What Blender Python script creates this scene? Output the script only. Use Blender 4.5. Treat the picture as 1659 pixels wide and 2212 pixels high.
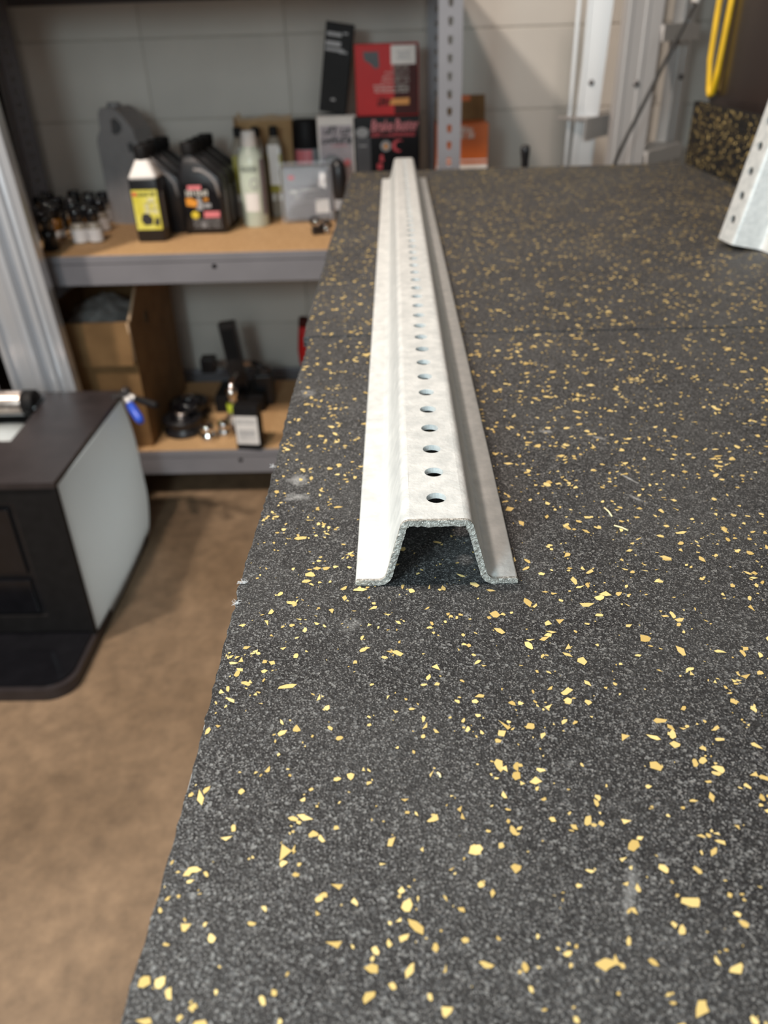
import bpy, bmesh, math, random
from mathutils import Vector, Matrix
from mathutils.geometry import tessellate_polygon

S = bpy.context.scene
COL = S.collection
for o in list(bpy.data.objects):
    bpy.data.objects.remove(o, do_unlink=True)

# ------------------------------------------------------------------ camera
# metres; x right, y along the steel channel, z up; z = 0 is the top of the rubber mat
FLOOR = -0.87
cam = bpy.data.cameras.new('camera')
cam.sensor_fit = 'VERTICAL'
cam.lens = 6.86
cam.sensor_height = 6.86 * 2212 / 1710.17
cam.clip_start = 0.01
cam.dof.use_dof = True
cam.dof.focus_distance = 0.352
cam.dof.aperture_fstop = 2.3
camo = bpy.data.objects.new('camera', cam)
COL.objects.link(camo)
ax = Vector((0.99958945, 0.00874888, -0.02728359))
ay = Vector((0.01878163, 0.51904321, 0.85454163))
az = Vector((0.02163764, -0.85470322, 0.5186658))
camo.matrix_world = Matrix(((ax.x, ay.x, az.x, 0), (ax.y, ay.y, az.y, 0), (ax.z, ay.z, az.z, 0.2232), (0, 0, 0, 1)))
S.camera = camo

# ------------------------------------------------------------------ light
S.view_settings.view_transform = 'Standard'
S.view_settings.look = 'None'
S.view_settings.gamma = 1.0
S.view_settings.use_curve_mapping = False
S.view_settings.exposure = 0.12

w = bpy.data.worlds.new('world')
S.world = w
w.use_nodes = True
w.node_tree.nodes['Background'].inputs[0].default_value = (1.0, 0.985, 0.95, 1)
w.node_tree.nodes['Background'].inputs[1].default_value = 0.038


def area(name, loc, target, size, power, color, sy=None):
    l = bpy.data.lights.new(name, 'AREA')
    l.energy = power
    l.color = color
    l.size = size
    if sy:
        l.shape = 'RECTANGLE'
        l.size_y = sy
    o = bpy.data.objects.new(name, l)
    COL.objects.link(o)
    o.location = loc
    d = Vector(target) - Vector(loc)
    o.rotation_euler = d.to_track_quat('-Z', 'Y').to_euler()
    return o


area('ceiling_lamp', (-1.50, 0.60, 2.0), (-0.45, 1.3, -0.4), 0.14, 54, (1.0, 0.89, 0.78), 0.18)
area('front_fill', (0.1, -2.4, 0.75), (-0.2, 2.3, 0.1), 2.0, 34, (0.94, 0.985, 1.0), 1.5)  # added broad fill from behind the camera, lifts the shelf interior
area('bench_ceiling_lamp', (-0.85, 0.30, 2.1), (0.2, 1.6, 0.0), 0.14, 34, (1.0, 0.84, 0.74), 0.18)
area('work_light', (-0.44, -0.36, 0.44), (-0.02, 0.45, 0.0), 0.24, 9.5, (0.74, 0.93, 1.0))

# ------------------------------------------------------------------ materials
MATS = {}


def mat(name, col, rough=0.5, metal=0.0, var=0.12, scale=30.0, bump=0.0, bscale=200.0, spec=0.5, coat=0.0,
        alpha=1.0, trans=0.0, col2=None, rvar=0.0, stretch=None):
    if name in MATS:
        return MATS[name]
    m = bpy.data.materials.new(name)
    m.use_nodes = True
    nt = m.node_tree
    b = nt.nodes['Principled BSDF']
    tc = nt.nodes.new('ShaderNodeTexCoord')
    src = tc.outputs['Object']
    if stretch:
        mp = nt.nodes.new('ShaderNodeMapping')
        mp.inputs['Scale'].default_value = stretch
        nt.links.new(src, mp.inputs['Vector'])
        src = mp.outputs['Vector']
    n = nt.nodes.new('ShaderNodeTexNoise')
    n.inputs['Scale'].default_value = scale
    n.inputs['Detail'].default_value = 4
    nt.links.new(src, n.inputs['Vector'])
    r = nt.nodes.new('ShaderNodeValToRGB')
    c2 = col2 or tuple(min(1, c * (1 + var)) for c in col)
    c1 = col if col2 else tuple(c * (1 - var) for c in col)
    r.color_ramp.elements[0].position = 0.3
    r.color_ramp.elements[0].color = (*c1, 1)
    r.color_ramp.elements[1].position = 0.7
    r.color_ramp.elements[1].color = (*c2, 1)
    nt.links.new(n.outputs['Fac'], r.inputs['Fac'])
    nt.links.new(r.outputs['Color'], b.inputs['Base Color'])
    b.inputs['Roughness'].default_value = rough
    b.inputs['Metallic'].default_value = metal
    b.inputs['Specular IOR Level'].default_value = spec
    b.inputs['Coat Weight'].default_value = coat
    b.inputs['Alpha'].default_value = alpha
    b.inputs['Transmission Weight'].default_value = trans
    if rvar:
        mr = nt.nodes.new('ShaderNodeMapRange')
        mr.inputs['To Min'].default_value = max(0, rough - rvar)
        mr.inputs['To Max'].default_value = rough + rvar
        nt.links.new(n.outputs['Fac'], mr.inputs['Value'])
        nt.links.new(mr.outputs['Result'], b.inputs['Roughness'])
    if bump:
        n2 = nt.nodes.new('ShaderNodeTexNoise')
        n2.inputs['Scale'].default_value = bscale
        n2.inputs['Detail'].default_value = 3
        nt.links.new(src, n2.inputs['Vector'])
        bp = nt.nodes.new('ShaderNodeBump')
        bp.inputs['Strength'].default_value = bump
        bp.inputs['Distance'].default_value = 0.001
        nt.links.new(n2.outputs['Fac'], bp.inputs['Height'])
        nt.links.new(bp.outputs['Normal'], b.inputs['Normal'])
    MATS[name] = m
    return m


def rubber_mat(name='granulated_rubber', dusty=True):
    m = bpy.data.materials.new(name)
    m.use_nodes = True
    nt = m.node_tree
    N = nt.nodes.new
    L = nt.links.new
    b = nt.nodes['Principled BSDF']
    tc = N('ShaderNodeTexCoord')
    vo = N('ShaderNodeTexVoronoi')
    vo.inputs['Scale'].default_value = 1000
    L(tc.outputs['Object'], vo.inputs['Vector'])
    sep = N('ShaderNodeSeparateColor')
    L(vo.outputs['Color'], sep.inputs['Color'])
    r = N('ShaderNodeValToRGB')
    els = r.color_ramp.elements
    els[0].position = 0.0
    els[0].color = (0.004, 0.0045, 0.006, 1)
    els[1].position = 1.0
    els[1].color = (0.17, 0.17, 0.165, 1)
    for p, c in ((0.45, 0.006), (0.74, 0.014), (0.92, 0.05)):
        e = els.new(p)
        e.color = (c, c * 1.02, c * 1.06, 1)
    L(sep.outputs['Red'], r.inputs['Fac'])
    # finer second grain
    vo2 = N('ShaderNodeTexVoronoi')
    vo2.inputs['Scale'].default_value = 2300
    L(tc.outputs['Object'], vo2.inputs['Vector'])
    sp2 = N('ShaderNodeSeparateColor')
    L(vo2.outputs['Color'], sp2.inputs['Color'])
    r2 = N('ShaderNodeValToRGB')
    r2.color_ramp.elements[0].position = 0.80
    r2.color_ramp.elements[0].color = (0.008, 0.008, 0.009, 1)
    r2.color_ramp.elements[1].position = 1.0
    r2.color_ramp.elements[1].color = (0.21, 0.206, 0.20, 1)
    L(sp2.outputs['Green'], r2.inputs['Fac'])
    mx = N('ShaderNodeMix')
    mx.data_type = 'RGBA'
    mx.blend_type = 'LIGHTEN'
    mx.inputs[0].default_value = 1.0
    L(r.outputs['Color'], mx.inputs[6])
    L(r2.outputs['Color'], mx.inputs[7])
    # dust films and chalky scuffs
    n = N('ShaderNodeTexNoise')
    n.inputs['Scale'].default_value = 9
    n.inputs['Detail'].default_value = 6
    n.inputs['Roughness'].default_value = 0.65
    L(tc.outputs['Object'], n.inputs['Vector'])
    rd = N('ShaderNodeValToRGB')
    rd.color_ramp.elements[0].position = 0.42
    rd.color_ramp.elements[0].color = (0.02, 0.02, 0.02, 1)
    rd.color_ramp.elements[1].position = 0.78
    rd.color_ramp.elements[1].color = (0.32, 0.32, 0.32, 1)
    L(n.outputs['Fac'], rd.inputs['Fac'])
    mx2 = N('ShaderNodeMix')
    mx2.data_type = 'RGBA'
    L(rd.outputs['Color'], mx2.inputs[0])
    L(mx.outputs[2], mx2.inputs[6])
    mx2.inputs[7].default_value = (0.10, 0.10, 0.097, 1)
    out = mx2.outputs[2]
    if not dusty:  # leaves out the dust film and multiplies the grain colour darker
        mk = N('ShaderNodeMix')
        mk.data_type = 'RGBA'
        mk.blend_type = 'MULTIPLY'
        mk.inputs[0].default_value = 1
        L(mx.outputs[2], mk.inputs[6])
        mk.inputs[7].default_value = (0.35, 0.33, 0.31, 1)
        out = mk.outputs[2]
    if dusty:
        # chalky handling marks, each with its own place, size and direction
        for (cx, cy, ang, la, lb, amt) in SMUDGES:
            mp = N('ShaderNodeMapping')
            mp.vector_type = 'TEXTURE'
            mp.inputs['Location'].default_value = (cx, cy, 0)
            mp.inputs['Rotation'].default_value = (0, 0, ang)
            mp.inputs['Scale'].default_value = (la, lb, 1)
            L(tc.outputs['Object'], mp.inputs['Vector'])
            ln = N('ShaderNodeVectorMath')
            ln.operation = 'LENGTH'
            L(mp.outputs['Vector'], ln.inputs[0])
            ns = N('ShaderNodeTexNoise')
            ns.inputs['Scale'].default_value = 260
            ns.inputs['Detail'].default_value = 5
            L(tc.outputs['Object'], ns.inputs['Vector'])
            ad = N('ShaderNodeMath')
            ad.operation = 'MULTIPLY_ADD'
            L(ns.outputs['Fac'], ad.inputs[0])
            ad.inputs[1].default_value = 1.6
            ad.inputs[2].default_value = 0.0
            sb = N('ShaderNodeMath')
            sb.operation = 'SUBTRACT'
            L(ad.outputs[0], sb.inputs[0])
            L(ln.outputs['Value'], sb.inputs[1])
            mr = N('ShaderNodeMapRange')
            mr.inputs['From Min'].default_value = 0.0
            mr.inputs['From Max'].default_value = 0.7
            mr.inputs['To Max'].default_value = amt
            L(sb.outputs[0], mr.inputs['Value'])
            m3 = N('ShaderNodeMix')
            m3.data_type = 'RGBA'
            L(mr.outputs['Result'], m3.inputs[0])
            L(out, m3.inputs[6])
            m3.inputs[7].default_value = (0.42, 0.42, 0.41, 1)
            out = m3.outputs[2]
    L(out, b.inputs['Base Color'])
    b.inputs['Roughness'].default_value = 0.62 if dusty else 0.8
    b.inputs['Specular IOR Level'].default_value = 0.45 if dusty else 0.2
    bp = N('ShaderNodeBump')
    bp.inputs['Strength'].default_value = 0.55
    bp.inputs['Distance'].default_value = 0.0006
    L(vo.outputs['Distance'], bp.inputs['Height'])
    L(bp.outputs['Normal'], b.inputs['Normal'])
    return m


def fleck_mat():
    m = bpy.data.materials.new('ochre_rubber_fleck')
    m.use_nodes = True
    nt = m.node_tree
    b = nt.nodes['Principled BSDF']
    g = nt.nodes.new('ShaderNodeNewGeometry')
    r = nt.nodes.new('ShaderNodeValToRGB')
    r.color_ramp.elements[0].color = (0.48, 0.335, 0.11, 1)
    r.color_ramp.elements[1].color = (0.74, 0.57, 0.24, 1)
    nt.links.new(g.outputs['Random Per Island'], r.inputs['Fac'])
    nt.links.new(r.outputs['Color'], b.inputs['Base Color'])
    b.inputs['Roughness'].default_value = 0.75
    b.inputs['Specular IOR Level'].default_value = 0.25
    return m


def concrete_mat():
    m = mat('brown_concrete', (0.165, 0.108, 0.062), 0.55, 0, scale=3.2, col2=(0.27, 0.183, 0.112), bump=0.3, bscale=90, rvar=0.1)
    nt = m.node_tree
    b = nt.nodes['Principled BSDF']
    lk = b.inputs['Base Color'].links[0].from_socket
    tc = nt.nodes['Texture Coordinate']
    n = nt.nodes.new('ShaderNodeTexNoise')
    n.inputs['Scale'].default_value = 26
    n.inputs['Detail'].default_value = 8
    n.inputs['Roughness'].default_value = 0.7
    nt.links.new(tc.outputs['Object'], n.inputs['Vector'])
    mr = nt.nodes.new('ShaderNodeMapRange')
    mr.inputs['From Min'].default_value = 0.3
    mr.inputs['From Max'].default_value = 0.7
    mr.inputs['To Min'].default_value = 0.72
    mr.inputs['To Max'].default_value = 1.3
    nt.links.new(n.outputs['Fac'], mr.inputs['Value'])
    mx = nt.nodes.new('ShaderNodeMix')
    mx.data_type = 'RGBA'
    mx.blend_type = 'MULTIPLY'
    mx.inputs[0].default_value = 1
    nt.links.new(lk, mx.inputs[6])
    nt.links.new(mr.outputs['Result'], mx.inputs[7])
    nt.links.new(mx.outputs[2], b.inputs['Base Color'])
    return m


SMUDGES = [(-0.060, 0.406, 0.3, 0.009, 0.010, 0.5), (-0.059, 0.386, 0.0, 0.011, 0.006, 0.5), (0.1305, 0.401, -1.02, 0.011, 0.0014, 0.8),
           (0.129, 0.3775, -0.9, 0.011, 0.0018, 0.45), (0.125, 0.454, -0.6, 0.010, 0.003, 0.4), (0.094, 0.464, 0.1, 0.006, 0.004, 0.6),
           (-0.067, 0.536, 0.2, 0.010, 0.010, 0.3), (0.067, 0.146, 1.2, 0.016, 0.003, 0.3), (-0.023, 0.272, 0.5, 0.008, 0.006, 0.2)]
RUBBER = rubber_mat()
RUBBERV = rubber_mat('dark_granulated_rubber', False)  # darker version of the mat rubber for the upstand
FLECK = fleck_mat()
CONC = concrete_mat()
GALV = mat('galvanised_steel', (0.60, 0.62, 0.61), 0.46, 0.35, scale=130, col2=(0.76, 0.77, 0.75), bump=0.3, bscale=420, rvar=0.12)
SHEAR = mat('sheared_steel', (0.20, 0.19, 0.17), 0.5, 0.55, scale=700, col2=(0.62, 0.60, 0.55), bump=0.9, bscale=1500)
WALLP = mat('painted_block', (0.60, 0.565, 0.51), 0.65, 0, var=0.06, scale=4, bump=0.35, bscale=160)
MORTAR = mat('painted_joint', (0.50, 0.47, 0.42), 0.75, 0, var=0.08, scale=30)
POST = mat('grey_enamel', (0.20, 0.195, 0.21), 0.38, 0.0, var=0.06, scale=12, spec=0.5)
PARTB = mat('particle_board', (0.42, 0.25, 0.11), 0.7, 0, scale=160, col2=(0.60, 0.38, 0.19), bump=0.2, bscale=300)
PLY = mat('bench_plywood', (0.42, 0.30, 0.17), 0.6, 0, scale=14, col2=(0.52, 0.38, 0.23), stretch=(1, 0.1, 1))
STEELB = mat('bench_steel', (0.09, 0.09, 0.095), 0.4, 0.6)
BLACKP = mat('black_plastic', (0.012, 0.012, 0.014), 0.34, 0, var=0.2, scale=20)
CAPG = mat('black_gloss_cap', (0.008, 0.008, 0.010), 0.09, 0, var=0.2, coat=0.5)
BLACKG = mat('black_gloss', (0.008, 0.008, 0.010), 0.16, 0, var=0.2)
BLACKM = mat('black_matt', (0.009, 0.0085, 0.009), 0.6, 0, var=0.25, scale=40, bump=0.2, bscale=500, spec=0.25)
BROWNBK = mat('brown_black_plastic', (0.030, 0.024, 0.025), 0.42, 0, var=0.2, scale=25, bump=0.15, bscale=700)
GREYJ = mat('grey_plastic', (0.25, 0.24, 0.24), 0.42, 0, var=0.08)
WHITE = mat('white_paper', (0.78, 0.75, 0.72), 0.55, 0, var=0.04)
WHITEP = mat('white_translucent_sheet', (0.74, 0.77, 0.77), 0.45, 0, var=0.03, scale=5)
_nt = WHITEP.node_tree
_tl = _nt.nodes.new('ShaderNodeBsdfTranslucent')
_tl.inputs['Color'].default_value = (0.80, 0.83, 0.83, 1)
_mx = _nt.nodes.new('ShaderNodeMixShader')
_mx.inputs[0].default_value = 0.45
_nt.links.new(_nt.nodes['Principled BSDF'].outputs[0], _mx.inputs[1])
_nt.links.new(_tl.outputs[0], _mx.inputs[2])
_nt.links.new(_mx.outputs[0], _nt.nodes['Material Output'].inputs['Surface'])
YEL = mat('yellow_label', (0.62, 0.55, 0.05), 0.4, 0, scale=45, col2=(0.74, 0.70, 0.16))
YEL2 = mat('yellow_ink', (0.72, 0.55, 0.04), 0.4)
ORANGEI = mat('orange_ink', (0.75, 0.30, 0.03), 0.45)
REDI = mat('red_ink', (0.62, 0.035, 0.05), 0.4)
PINKI = mat('pale_red_ink', (0.72, 0.20, 0.22), 0.45)
GREYI = mat('grey_ink', (0.33, 0.33, 0.34), 0.5)
DARKI = mat('dark_ink', (0.03, 0.028, 0.03), 0.45)
PALEI = mat('pale_ink', (0.72, 0.70, 0.64), 0.45)
MINT = mat('pale_green_bottle', (0.50, 0.58, 0.48), 0.30, 0, scale=20, col2=(0.60, 0.66, 0.57))
OLIVE = mat('olive_liquid', (0.36, 0.32, 0.05), 0.2, 0, var=0.15, scale=18, coat=0.3)
TAUPE = mat('taupe_glass', (0.30, 0.265, 0.215), 0.2, 0, var=0.1, coat=0.3)
CARD = mat('cardboard', (0.17, 0.092, 0.032), 0.8, 0, scale=18, col2=(0.24, 0.135, 0.052))
KRAFT = mat('kraft_board', (0.34, 0.20, 0.085), 0.8, 0, scale=18, col2=(0.42, 0.26, 0.12))
CARDL = mat('cardboard_edge', (0.42, 0.30, 0.19), 0.8, 0, scale=60)
REDB = mat('red_carton', (0.58, 0.015, 0.015), 0.5, 0, var=0.08, scale=8, spec=0.3)
DRED = mat('dark_red_print', (0.06, 0.008, 0.006), 0.55, 0, var=0.15, spec=0.25)
ORANGEB = mat('orange_carton', (0.58, 0.12, 0.008), 0.5, 0, var=0.08)
CHROME = mat('chrome', (0.75, 0.73, 0.71), 0.12, 1.0, var=0.05)
IRON = mat('dark_iron', (0.05, 0.045, 0.045), 0.30, 0.7, var=0.2)
GUNM = mat('gunmetal', (0.16, 0.15, 0.15), 0.32, 0.8, var=0.2)
ALU = mat('aluminium', (0.55, 0.53, 0.52), 0.42, 0.45, scale=6, col2=(0.68, 0.66, 0.64), stretch=(1, 1, 0.05), rvar=0.06)
ALUX = mat('extruded_aluminium', (0.62, 0.64, 0.67), 0.30, 0.5, var=0.04, scale=5)
CLEAR = mat('clear_plastic', (0.9, 0.92, 0.95), 0.06, 0, var=0.02, trans=0.92, alpha=0.45)
GCARD = mat('grey_card', (0.20, 0.20, 0.215), 0.5, 0, var=0.06)
BLUE = mat('blue_vinyl', (0.03, 0.10, 0.62), 0.35)
AMBER = mat('amber_glass', (0.20, 0.085, 0.015), 0.12, 0, var=0.2, coat=0.4)
LABELW = mat('white_label', (0.68, 0.67, 0.67), 0.5, 0, var=0.06)
BAG = mat('grey_film', (0.26, 0.26, 0.25), 0.22, 0, var=0.35, scale=22, coat=0.3)
YCORD = mat('yellow_cable', (0.80, 0.50, 0.02), 0.4)
BCORD = mat('black_cable', (0.02, 0.018, 0.016), 0.5)
SMOKE = mat('dark_brown_gloss', (0.030, 0.022, 0.020), 0.22, 0, var=0.2, scale=3, stretch=(1, 4, 0.4), rvar=0.08)
LIME = mat('lime_plastic', (0.50, 0.58, 0.05), 0.35)
LINT = mat('white_lint', (0.75, 0.75, 0.75), 0.9)
STRAW = mat('straw_sliver', (0.72, 0.62, 0.36), 0.7)
WORN = mat('worn_edge', (0.50, 0.51, 0.51), 0.8, 0, scale=200, col2=(0.25, 0.25, 0.25))
TARNISH = mat('tarnished_silver', (0.42, 0.34, 0.30), 0.3, 0.9, scale=120, col2=(0.70, 0.62, 0.56))


# ------------------------------------------------------------------ mesh helpers
class G:
    """collects verts and faces"""

    def __init__(s):
        s.v = []
        s.f = []
        s.sm = []

    def add(s, vs, fs, smooth=False):
        o = len(s.v)
        s.v += [tuple(v) for v in vs]
        for f in fs:
            s.f.append([i + o for i in f])
            s.sm.append(smooth)
        return s

    def box(s, x0, x1, y0, y1, z0, z1):
        vs = [(x, y, z) for z in (z0, z1) for y in (y0, y1) for x in (x0, x1)]
        return s.add(vs, [(0, 2, 3, 1), (4, 5, 7, 6), (0, 1, 5, 4), (2, 6, 7, 3), (0, 4, 6, 2), (1, 3, 7, 5)])

    def bbox(s, x0, x1, y0, y1, z0, z1, b=0.002, seg=2):
        bm = bmesh.new()
        bmesh.ops.create_cube(bm, size=1)
        for v in bm.verts:
            v.co = Vector(((x0 + x1) / 2 + v.co.x * (x1 - x0), (y0 + y1) / 2 + v.co.y * (y1 - y0), (z0 + z1) / 2 + v.co.z * (z1 - z0)))
        bmesh.ops.bevel(bm, geom=bm.edges[:], offset=b, segments=seg, affect='EDGES', profile=0.5)
        bm.verts.index_update()
        s.add([v.co[:] for v in bm.verts], [[v.index for v in f.verts] for f in bm.faces])
        bm.free()
        return s

    def lathe(s, prof, seg=24, c=(0, 0, 0), axis='z', closed=True, smooth=True):
        vs = []
        for r, z in prof:
            for i in range(seg):
                a = 2 * math.pi * i / seg
                p = (r * math.cos(a), r * math.sin(a), z)
                if axis == 'x':
                    p = (p[2], p[0], p[1])
                elif axis == 'y':
                    p = (p[0], p[2], p[1])
                vs.append((p[0] + c[0], p[1] + c[1], p[2] + c[2]))
        fs = []
        n = len(prof)
        for k in range(n - 1):
            for i in range(seg):
                j = (i + 1) % seg
                fs.append((k * seg + i, k * seg + j, (k + 1) * seg + j, (k + 1) * seg + i))
        s.add(vs, fs, smooth)
        if closed:
            o = len(s.v) - len(vs)
            s.f.append([o + i for i in range(seg)][::-1])
            s.sm.append(False)
            s.f.append([o + (n - 1) * seg + i for i in range(seg)])
            s.sm.append(False)
        return s

    def prism(s, outer, holes, t0, t1, fn):
        """plate from a 2-D outline with holes; fn(u, v, t) -> xyz"""
        loops = [list(outer)] + [list(h) for h in holes]
        flat = [p for l in loops for p in l]
        tris = tessellate_polygon([[Vector((p[0], p[1], 0)) for p in l] for l in loops])
        n = len(flat)
        vs = [fn(p[0], p[1], t0) for p in flat] + [fn(p[0], p[1], t1) for p in flat]
        fs = [tuple(t) for t in tris] + [tuple(i + n for i in t[::-1]) for t in tris]
        o = 0
        for l in loops:
            k = len(l)
            for i in range(k):
                j = (i + 1) % k
                fs.append((o + i, o + j, o + j + n, o + i + n))
            o += k
        return s.add(vs, fs)

    def loft(s, secs, n=6, smooth=True):
        """rounded-rectangle rings: (z, cx, cy, hx, hy, r)"""
        rings = []
        for z, cx, cy, hx, hy, r in secs:
            r = min(r, hx * 0.999, hy * 0.999)
            ring = []
            for sx, sy, a0 in ((1, 1, 0), (-1, 1, 90), (-1, -1, 180), (1, -1, 270)):
                for i in range(n):
                    a = math.radians(a0 + 90 * i / (n - 1))
                    ring.append((cx + sx * (hx - r) + r * math.cos(a), cy + sy * (hy - r) + r * math.sin(a), z))
            rings.append(ring)
        m = len(rings[0])
        vs = [p for r_ in rings for p in r_]
        fs = []
        for k in range(len(rings) - 1):
            for i in range(m):
                j = (i + 1) % m
                fs.append((k * m + i, k * m + j, (k + 1) * m + j, (k + 1) * m + i))
        s.add(vs, fs, smooth)
        o = len(s.v) - len(vs)
        s.f.append([o + i for i in range(m)][::-1])
        s.sm.append(False)
        s.f.append([o + (len(rings) - 1) * m + i for i in range(m)])
        s.sm.append(False)
        return s

    def tube(s, pts, r, seg=10, closed=False):
        pts = [Vector(p) for p in pts]
        rr = r if isinstance(r, (list, tuple)) else [r] * len(pts)
        vs = []
        up = Vector((0.3, 0.2, 0.93)).normalized()
        for i, p in enumerate(pts):
            a = pts[max(0, i - 1)]
            b = pts[min(len(pts) - 1, i + 1)]
            t = (b - a).normalized()
            u = t.cross(up)
            if u.length < 0.05:
                u = t.cross(Vector((1, 0, 0)))
            u.normalize()
            v = t.cross(u)
            for k in range(seg):
                an = 2 * math.pi * k / seg
                vs.append(p + rr[i] * (math.cos(an) * u + math.sin(an) * v))
        fs = []
        for i in range(len(pts) - 1):
            for k in range(seg):
                j = (k + 1) % seg
                fs.append((i * seg + k, i * seg + j, (i + 1) * seg + j, (i + 1) * seg + k))
        s.add(vs, fs, True)
        o = len(s.v) - len(vs)
        s.f.append([o + k for k in range(seg)][::-1])
        s.sm.append(False)
        s.f.append([o + (len(pts) - 1) * seg + k for k in range(seg)])
        s.sm.append(False)
        return s

    def tf(s, M):
        s.v = [tuple(M @ Vector(v)) for v in s.v]
        return s

    def mesh(s, name, material):
        me = bpy.data.meshes.new(name)
        me.from_pydata(s.v, [], s.f)
        me.materials.append(material)
        me.polygons.foreach_set('use_smooth', s.sm)
        me.update()
        bm = bmesh.new()
        bm.from_mesh(me)
        bmesh.ops.recalc_face_normals(bm, faces=bm.faces[:])
        bm.to_mesh(me)
        bm.free()
        return me

    def build(s, name, material, parent=None, label=None):
        o = bpy.data.objects.new(name, s.mesh(name, material))
        COL.objects.link(o)
        if parent:
            o.parent = parent
        if label:
            o['label'] = label
        return o


def tag(o, label, cat, group=None):
    o['label'] = label
    o['category'] = cat
    if group:
        o['group'] = group
    return o


def thing(name, label, cat, loc=(0, 0, 0), rz=0.0, group=None, rot=None):
    o = bpy.data.objects.new(name, None)
    o.empty_display_size = 0.02
    COL.objects.link(o)
    o.location = loc
    o.rotation_euler = rot or (0, 0, rz)
    return tag(o, label, cat, group)


def structure(o):
    o['kind'] = 'structure'
    return o


def copy_tree(o, parent=None):
    c = o.copy()
    COL.objects.link(c)
    c.parent = parent
    for ch in list(o.children):
        copy_tree(ch, c)
    return c


def patch(name, parent, material, polys, y, t=0.0005, label=None):
    """flat print: polygons in (x, z) lying on a plane of constant y that faces the viewer (-y)"""
    g = G()
    for p in polys:
        n = len(p)
        vs = [(q[0], y, q[1]) for q in p] + [(q[0], y - t, q[1]) for q in p]
        fs = [tuple(range(n)), tuple(range(n, 2 * n))] + [(i, (i + 1) % n, (i + 1) % n + n, i + n) for i in range(n)]
        g.add(vs, fs)
    return g.build(name, material, parent, label)


def rect(x0, x1, z0, z1, sh=0.0):
    return [(x0, z0), (x1, z0), (x1 + sh, z1), (x0 + sh, z1)]


def ell(cx, cz, rx, rz, n=20):
    return [(cx + rx * math.cos(2 * math.pi * i / n), cz + rz * math.sin(2 * math.pi * i / n)) for i in range(n)]


def rows(x0, x1, zs, h, seed, sh=0.0, gap=0.3):
    """lines of small print too blurred to read: letter-sized strokes"""
    R = random.Random(seed)
    out = []
    for z in zs:
        x = x0
        while x < x1 - h * 0.3:
            wd = h * R.uniform(0.45, 0.8)
            k = R.random()
            if k < 0.16:
                x += wd * 0.7
                continue
            hh = h * (1 if k < 0.6 else 0.72)
            st = wd * 0.3
            xe = min(x + wd, x1)
            out.append(rect(x, x + st, z, z + hh, sh))
            out.append(rect(xe - st, xe, z, z + hh, sh))
            zz = R.choice((z, z + hh * 0.4, z + hh * 0.78))
            out.append(rect(x, xe, zz, zz + hh * 0.22, sh))
            x = xe + h * gap
    return out


def text_mesh(name, body, size, parent, material, loc, y, shear=0.0, width=None):
    cu = bpy.data.curves.new(name, 'FONT')
    cu.body = body
    cu.size = size
    cu.shear = shear
    cu.extrude = 0.0003
    cu.offset = size * 0.018
    tmp = bpy.data.objects.new(name, cu)
    COL.objects.link(tmp)
    dg = bpy.context.evaluated_depsgraph_get()
    me = bpy.data.meshes.new_from_object(tmp.evaluated_get(dg))
    bpy.data.objects.remove(tmp, do_unlink=True)
    xs = [v.co.x for v in me.vertices]
    k = width / (max(xs) - min(xs)) if width else 1.0
    x_min = min(xs)
    for v in me.vertices:
        v.co = Vector(((v.co.x - x_min) * k + loc[0], y - v.co.z, v.co.y + loc[1]))
    me.materials.clear()
    me.materials.append(material)
    o = bpy.data.objects.new(name, me)
    COL.objects.link(o)
    o.parent = parent
    return o


# ------------------------------------------------------------------ the setting
g = G().box(-4, 4, -3, 2.6, FLOOR - 0.1, FLOOR)
structure(g.build('floor', CONC))

WY = 2.55
g = G().box(-4, 4, WY + 0.003, WY + 0.2, FLOOR, 1.9)
wall = structure(g.build('wall_back', MORTAR))
# painted blocks laid in stack bond, 406 x 203 mm
bw, bh = 0.4015, 0.2025
me_block = None
for i in range(-5, 6):
    for j in range(-6, 10):
        x0 = -0.696 + i * bw
        z0 = 0.0215 + j * bh
        if x0 > 2.2 or x0 < -3.0 or z0 > 1.6 or z0 < FLOOR - bh:
            continue
        if me_block is None:
            me_block = G().bbox(0.0018, bw - 0.0018, 0.0, 0.02, 0.0018, bh - 0.0018, b=0.0022, seg=2).mesh('block', WALLP)
        if z0 < FLOOR:
            o = G().bbox(0.0018, bw - 0.0018, 0.0, 0.02, FLOOR - z0, bh - 0.0018, b=0.0022).build('block', WALLP)
        else:
            o = bpy.data.objects.new('block', me_block)
            COL.objects.link(o)
        o.location = (x0, WY, z0)
        o.parent = wall

# ------------------------------------------------------------------ work bench with rubber mats
bench = thing('work_bench', 'long work bench carrying the speckled rubber mats', 'bench', (0.28, 0.45, FLOOR))
ZB = -FLOOR
G().bbox(-0.352, 0.39, -0.95, 1.145, ZB - 0.049, ZB - 0.009, b=0.002).build('bench_top', PLY, bench)
for x in (-0.27, 0.33):
    for y in (-0.88, 1.05):
        G().bbox(x - 0.03, x + 0.03, y - 0.03, y + 0.03, 0, ZB - 0.049, b=0.003).build('leg', STEELB, bench)
for y in (-0.88, 1.05):
    G().box(-0.24, 0.30, y - 0.012, y + 0.012, ZB - 0.13, ZB - 0.049).build('apron', STEELB, bench)
for x in (-0.27, 0.33):
    G().box(x - 0.012, x + 0.012, -0.85, 1.02, ZB - 0.13, ZB - 0.049).build('apron', STEELB, bench)


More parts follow.
